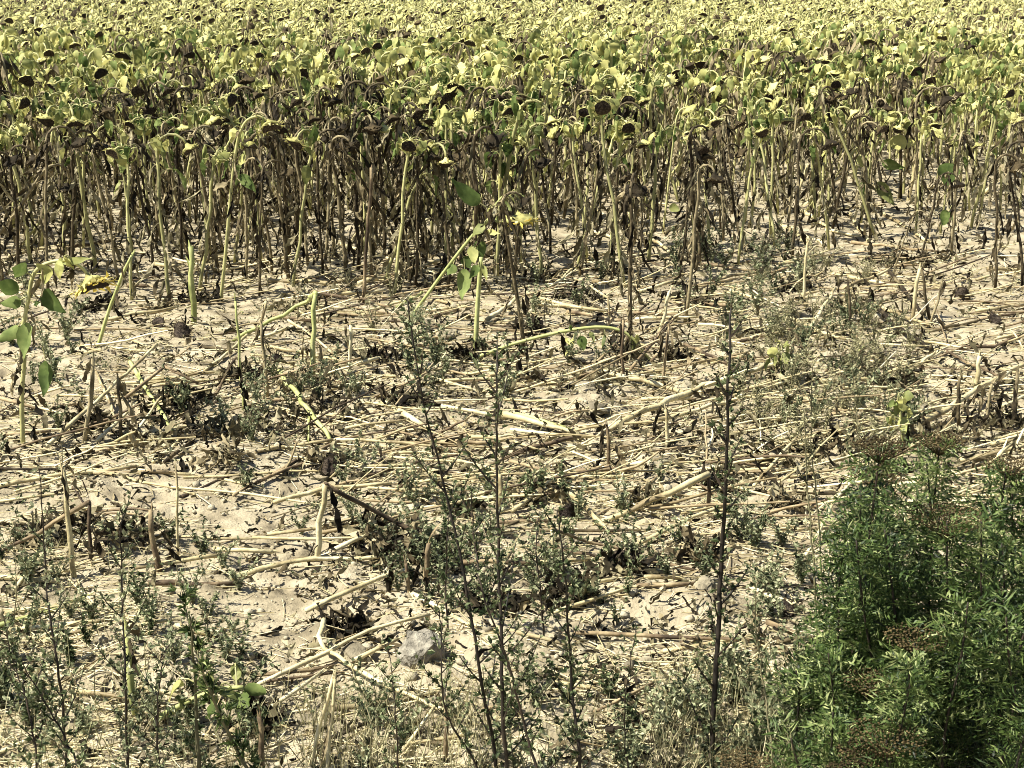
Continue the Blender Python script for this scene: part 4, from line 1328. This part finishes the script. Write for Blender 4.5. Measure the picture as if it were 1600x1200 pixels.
mugwort([(1290, 1200), (1283, 1080), (1272, 900), (1262, 760), (1256, 640)], 4.75, 'dry greyish weed stem standing straight beside the tansy clump', 15, 0.006, 10, 0.14, 0.5, 'oliveweed', 'weedstem')
mugwort([(1300, 1150), (1290, 980), (1278, 800), (1268, 690), (1270, 560)], 5.0, 'second dry stem with sparse olive leaves behind the grey one', 16, 0.005, 12, 0.14, 0.6, 'oliveweed', 'weedstem')
mugwort([(1210, 1290), (1205, 1160), (1190, 1050), (1180, 960), (1185, 900)], 4.2, 'low branching weed between the tallest mugwort and the tansy', 17, 0.004, 12, 0.16, 1.1, 'goose', 'weedstem')
mugwort([(1010, 1310), (985, 1220), (975, 1130), (985, 1040), (995, 975)], 4.1, 'thin wiry weed with forked twigs over pale soil', 18, 0.004, 8, 0.15, 0.5, 'mugleaf')
mugwort([(255, 1320), (250, 1220), (245, 1140), (250, 1060), (262, 1000)], 4.0, 'grey leafy weed between the spike weed and the split stub', 19, 0.005, 14, 0.18, 1.4, 'goose')
mugwort([(700, 1000), (697, 900), (700, 830), (705, 770)], 5.3, 'leafy young mugwort in front of the folded stake', 20, 0.005, 12, 0.16, 1.6)
mugwort([(850, 1010), (845, 930), (838, 860), (842, 800)], 5.3, 'dense grey-green weed behind the slender mugwort', 21, 0.005, 14, 0.18, 1.6, 'goose')
mugwort([(20, 1000), (25, 920), (22, 850), (30, 780)], 5.4, 'faint wispy weed beside the snapped brown stalk', 22, 0.003, 8, 0.14, 0.8, 'goose', 'weedstem')
mugwort([(1345, 770), (1342, 690), (1335, 620), (1330, 540)], 7.2, 'olive dry weed with many twigs in front of leaning dark stalks', 23, 0.004, 14, 0.2, 0.8, 'oliveweed', 'weedstem')
mugwort([(640, 660), (655, 600), (662, 540), (668, 500)], 8.6, 'bluish grey weed behind the thick fallen straw piece', 24, 0.004, 14, 0.2, 1.6, 'goose')


# the green clump: ferny tansy stems with flat brown flower heads
def fern_leaf(mb, p, d, L, rr, dark=0.0):
    s, nn = frame(d, Vector((0, 0, 1)) + rndv(rr, 0.9))
    d = d.normalized()
    k = 7
    sag = rr.uniform(0.1, 0.6)
    base = rr.gauss(dark, 0.2)
    for i in range(k):
        t = 0.12 + 0.88 * i / (k - 1)
        q = p + d * (L * t) - Vector((0, 0, L * sag * t * t))
        l = L * rr.uniform(0.22, 0.42) * math.sin(math.pi * (0.2 + 0.74 * t)) + 0.006
        for sg in (-1, 1):
            e = q + ((s * sg + d * rr.uniform(0.4, 1.3)).normalized() + rndv(rr, 0.35)) * l
            w = (d + rndv(rr, 0.5)).normalized() * rr.uniform(0.0032, 0.0062)
            m = q.lerp(e, 0.5) + nn * rr.uniform(-0.15, 0.25) * l
            mb.add([q, m + w, e, m - w], [(0, 1, 2, 3)], 0, base + rr.gauss(0, 0.14))


def umbel_mesh(w, rr):
    mb = MB()
    n = 210
    for i in range(n):
        r = w * math.sqrt((i + 0.5) / n)
        a = i * 2.4
        c = Vector((r * math.cos(a), r * math.sin(a), rr.uniform(-0.006, 0.006) - 0.12 * r))
        s = rr.uniform(0.0026, 0.0048)
        V, F = lathe(c, Vector((rr.uniform(-.2, .2), rr.uniform(-.2, .2), 1)), [(-s * 0.8, s * 0.35), (0, s), (s * 0.5, s * 0.75)], 6)
        F.append(tuple(12 + j for j in range(6)))
        mb.add(V, F, 0, rr.gauss(0, 0.22))
        if i % 6 == 0:
            mb.add(*tube([Vector((0, 0, -w * 0.75)), c], [0.0016, 0.0012], 3, False), 0, -0.1)
    return mb


TP = [(1270, 1010, 4.55, 925), (1300, 1040, 4.5, 850), (1345, 1090, 4.5, 770), (1390, 1120, 4.55, 735), (1440, 1120, 4.6, 715), (1490, 1110, 4.65, 700), (1540, 1120, 4.6, 730), (1590, 1130, 4.6, 745), (1630, 1130, 4.6, 740),
      (1285, 1130, 4.35, 1000), (1330, 1160, 4.3, 900), (1385, 1190, 4.25, 850), (1440, 1200, 4.25, 820), (1495, 1200, 4.25, 810), (1550, 1200, 4.25, 800), (1605, 1200, 4.25, 820), (1310, 1240, 4.1, 1080), (1370, 1260, 4.05, 1010), (1430, 1260, 4.05, 970), (1500, 1270, 4.0, 950), (1560, 1270, 4.0, 930), (1620, 1270, 4.0, 940),
      (1340, 1330, 3.85, 1140), (1420, 1340, 3.8, 1090), (1500, 1340, 3.8, 1100), (1580, 1340, 3.8, 1070), (1680, 1250, 4.2, 800), (1690, 1300, 4.0, 900)]
TR = random.Random(88)
OUTL = [(1225, 1040), (1240, 990), (1262, 890), (1300, 835), (1340, 762), (1400, 728), (1480, 695), (1560, 700), (1660, 715)]
for _ in range(34):
    x_, d_ = TR.uniform(1262, 1650), TR.uniform(3.85, 4.8)
    o_ = float(np.interp(x_, [q[0] for q in OUTL], [q[1] for q in OUTL]))
    TP.append((x_, 0, d_, o_ + (4.8 - d_) * 330 + TR.uniform(0, 60)))


UMB = {3: (1370, 742, 40), 13: (1480, 808, 55), 17: (1430, 998, 45), 16: (1360, 1066, 42), 23: (1385, 1150, 58), 7: (1582, 728, 38), 22: (1345, 1180, 36), 24: (1320, 1210, 30), 10: (1375, 700, 40), 4: (1468, 690, 36)}
for i, (x, y, d, ty) in enumerate(TP):
    rr = random.Random(500 + i)
    bx = P(x, 1000, d).x
    b = Vector((bx, d, gz(bx, d)))
    root = empty('tansy_plant', b)
    top = P(x + rr.uniform(-60, 60), ty + rr.uniform(-10, 30), d + rr.uniform(-0.15, 0.15)) - b
    um = UMB.get(i)
    if um:
        top = P(um[0], um[1] + 6, d) - b
    pts = smooth_path([Vector((0, 0, -0.03)), Vector((top.x * 0.3 + rr.uniform(-.03, .03), top.y * .3, top.z * 0.4)), Vector((top.x * 0.7, top.y * .7, top.z * 0.75)), top], 5)
    n = len(pts)
    mb = MB()
    mb.add(*tube(pts, [0.0055 * (1 - 0.5 * q / n) for q in range(n)], 5), 0)
    mb.build('stem', ['mugstem'], root, smooth=True)
    lv = MB()
    k = int(top.z / 0.0105)
    for q in range(k):
        t = (0.12 + 0.86 * (q + rr.random()) / k) * (n - 1.01)
        j = int(t)
        p = pts[j].lerp(pts[j + 1], t - j)
        phi = q * 2.4 + rr.uniform(-.5, .5)
        f = t / n
        L = rr.uniform(0.08, 0.17) * (1.1 - 0.25 * f)
        fern_leaf(lv, p, Vector((math.cos(phi), math.sin(phi), rr.uniform(-0.1, 1.1))), L, rr)
    lv.build('foliage', ['tansy'], root)
    bits = 'ferny green tansy stem'
    if um:
        w = um[2] * m_per_px(d) * 1.15
        o = umbel_mesh(w, rr).build('flower_head', ['umbel'], root, loc=top + Vector((0, 0, 0.03)))
        bits = rr.choice(['tansy stem topped by a flat brown flower head', 'green tansy carrying a broad dried flower head'])
    ht = 'tall' if top.z > 1.0 else ('mid height' if top.z > 0.7 else 'low')
    spot = ['at the back of the clump', 'in the middle of the clump', 'at the front of the clump'][0 if d > 4.4 else (1 if d > 4.15 else 2)]
    side = 'sunward edge' if x < 1340 else ('sunward half' if x < 1430 else ('centre' if x < 1530 else 'shadeward end'))
    tl = '%s %s, %s row, %s of clump' % (ht, bits, ['back', 'middle', 'front'][0 if d > 4.4 else (1 if d > 4.15 else 2)], side)
    tag(root, tl, 'weed', 'tansy stems of the dark green clump')
u = empty('tansy_plant', Vector((P(1165, 1100, 3.95).x, 3.95, 0)))
um_top = P(1165, 1190, 3.95) - u.location
mb = MB()
mb.add(*tube([Vector((0, 0, -0.03)), um_top * 0.5 + Vector((0.02, 0, 0)), um_top], [0.005, 0.004, 0.003], 5), 0)
mb.build('stem', ['mugstem'], u)
umbel_mesh(0.085, R).build('flower_head', ['umbel'], u, loc=um_top + Vector((0, 0, 0.01)))
tag(u, 'lone broad brown flower head low beside the tallest mugwort', 'weed', 'tansy stems of the dark green clump')


# low weeds
def proto_weed(kind, seed):
    rr = random.Random(seed)
    o = empty({'olive': 'olive_weed', 'mug': 'mugwort_seedling', 'goose': 'goosefoot_plant'}[kind], (0, 0, -30))
    stm, lv = MB(), MB()
    ns = rr.randint(4, 7)
    lm = {'goose': 'goose', 'olive': 'oliveweed', 'mug': 'mugleaf'}[kind]
    for i in range(ns):
        a = rr.uniform(0, 6.3)
        H = rr.uniform(0.10, 0.24)
        e = Vector((math.cos(a) * H * rr.uniform(0.15, 0.8), math.sin(a) * H * rr.uniform(0.15, 0.8), H))
        bp = bez(Vector((0, 0, -0.01)), Vector((e.x * 0.2, e.y * 0.2, H * 0.6)), e, 6)
        stm.add(*tube(bp, [0.0028, 0.0025, 0.0022, 0.0018, 0.0015, 0.001], 3, False), 0)
        k = rr.randint(8, 14)
        for q in range(k):
            t = (0.12 + 0.88 * (q + rr.random()) / k) * 4.99
            j = int(t)
            p = bp[j].lerp(bp[j + 1], t - j)
            sprig(lv, p, Vector((rr.uniform(-1, 1), rr.uniform(-1, 1), rr.uniform(0.1, 1.1))), rr.randint(2, 4), 0.028 if kind != 'olive' else 0.032, 0.0068 if kind != 'olive' else 0.0035, rr)
    kid(stm.build('stem', ['weedstem'], o), o)
    kid(lv.build('foliage', [lm], o), o)
    return o


WPROTO = {k: [proto_weed(k, 60 + i * 5 + j * 50) for i in range(6)] for j, k in enumerate(['goose', 'olive', 'mug'])}
WFIRST = {}
WREG = [(0, 400, 850, 1190, 40, 'goose'), (0, 420, 950, 1240, 18, 'mug'), (1020, 1280, 1060, 1240, 34, 'goose'), (640, 1000, 780, 960, 22, 'goose'), (640, 1000, 740, 990, 24, 'mug'), (560, 1000, 1060, 1240, 10, 'mug'), (1010, 1290, 1060, 1240, 10, 'mug'), (560, 1010, 1090, 1240, 16, 'goose'), (640, 800, 480, 640, 14, 'goose'), (1050, 1260, 370, 490, 40, 'goose'),
        (1130, 1450, 520, 720, 46, 'olive'), (1130, 1420, 390, 560, 30, 'olive'), (1130, 1430, 500, 720, 34, 'goose'), (560, 760, 820, 960, 14, 'goose'), (250, 480, 600, 690, 8, 'goose'), (0, 130, 440, 560, 10, 'goose'), (470, 560, 590, 650, 7, 'goose'), (0, 130, 540, 720, 8, 'goose'), (380, 720, 690, 840, 12, 'goose'), (900, 1250, 700, 960, 18, 'goose'), (1170, 1260, 860, 1000, 10, 'goose'), (430, 640, 440, 560, 6, 'olive'), (820, 1000, 430, 620, 8, 'goose')]
WW = {'goose': ['small grey-green goosefoot', 'pale leafy goosefoot tuft', 'low mealy-leaved weed'], 'olive': ['dry olive weed tuft', 'straw-tinted twiggy weed'], 'mug': ['small dark green weed', 'young feathery mugwort']}
rr = random.Random(31)
for (x0, x1, y0, y1, n, kind) in WREG:
    for _ in range(n):
        x, y = rr.uniform(x0, x1), rr.uniform(y0, y1)
        if 430 < x < 560 and y > 1080 and rr.random() < .5:
            continue
        p = GH(x, y, -0.005)
        i = rr.randrange(6)
        pr = WPROTO[kind][i]
        o = copy_tree(pr) if (kind, i) in WFIRST else pr
        WFIRST[(kind, i)] = 1
        sc = rr.uniform(0.55, 1.15) * (1.15 if y < 700 else 0.95)
        o.location = p
        o.rotation_euler = (rr.gauss(0, .1), rr.gauss(0, .1), rr.uniform(0, 6.3))
        o.scale = (sc, sc, sc * rr.uniform(0.8, 1.2))
        tag(o, label(rr.choice(WW[kind]), p, 'weed'), 'weed', 'low weeds sprouting between the stalks')


def build_grass():
    rr = random.Random(14)
    rng = np.random.RandomState(14)
    arrs = []
    for (x0, x1, y0, y1, n, hh) in [(470, 760, 1090, 1290, 900, .16), (1020, 1300, 1080, 1290, 900, .2), (760, 1020, 1120, 1290, 300, .13), (0, 460, 1080, 1290, 600, .16), (1120, 1440, 520, 730, 420, .14), (1130, 1420, 390, 560, 260, .16), (400, 1150, 440, 640, 700, .14), (560, 1000, 640, 900, 250, .10), (1230, 1600, 1050, 1290, 500, .3), (0, 330, 840, 1080, 250, .14)]:
        for _ in range(n):
            p = GH(rr.uniform(x0, x1), rr.uniform(y0, y1))
            H = hh * rr.uniform(0.4, 1.2)
            e = p + Vector((rr.gauss(0, 0.35) * H, rr.gauss(0, 0.35) * H, H))
            m = p.lerp(e, 0.5) + Vector((0, 0, H * 0.12))
            s = Vector((rr.uniform(-1, 1), rr.uniform(-1, 1), 0)).normalized() * rr.uniform(0.0010, 0.0020)
            mb = MB()
            mb.add([p - s, p + s, m + s, m - s, e], [(0, 1, 2, 3), (3, 2, 4)], 0, rr.gauss(0, 0.3))
            arrs.append(tris_of(mb))
    mass('dry_grass', arrs, ['drygrass'], 'thin bleached grass blades among the low weeds')
    arrs = []
    X, Y, px, py = in_view(2400, 420, 1230, rng)
    for x, y, qx, qy in zip(X, Y, px, py):
        if vnoise(x, y, 0.5, 9, 77) < 0.55 or (230 < qx < 480 and 700 < qy < 1080 and rr.random() < .7):
            continue
        mb = MB()
        p = Vector((x, y, gz(x, y)))
        for _ in range(rr.randint(2, 5)):
            sprig(mb, p + Vector((rr.gauss(0, .02), rr.gauss(0, .02), rr.uniform(0, .05))), Vector((rr.uniform(-1, 1), rr.uniform(-1, 1), .8)), 3, 0.02, 0.006, rr)
        arrs.append(tris_of(mb))
    mass('ground_weeds', arrs, ['goose'], 'tiny grey-green seedlings spread over the soil')


build_grass()

# prototypes that were never placed are removed
for d_ in (PROTO, WPROTO):
    for k, lst in d_.items():
        for i, o in enumerate(lst):
            if (k, i) not in FIRST and (k, i) not in WFIRST:
                st_ = [o]
                while st_:
                    q = st_.pop()
                    st_ += KIDS.get(q.name, [])
                    bpy.data.objects.remove(q)
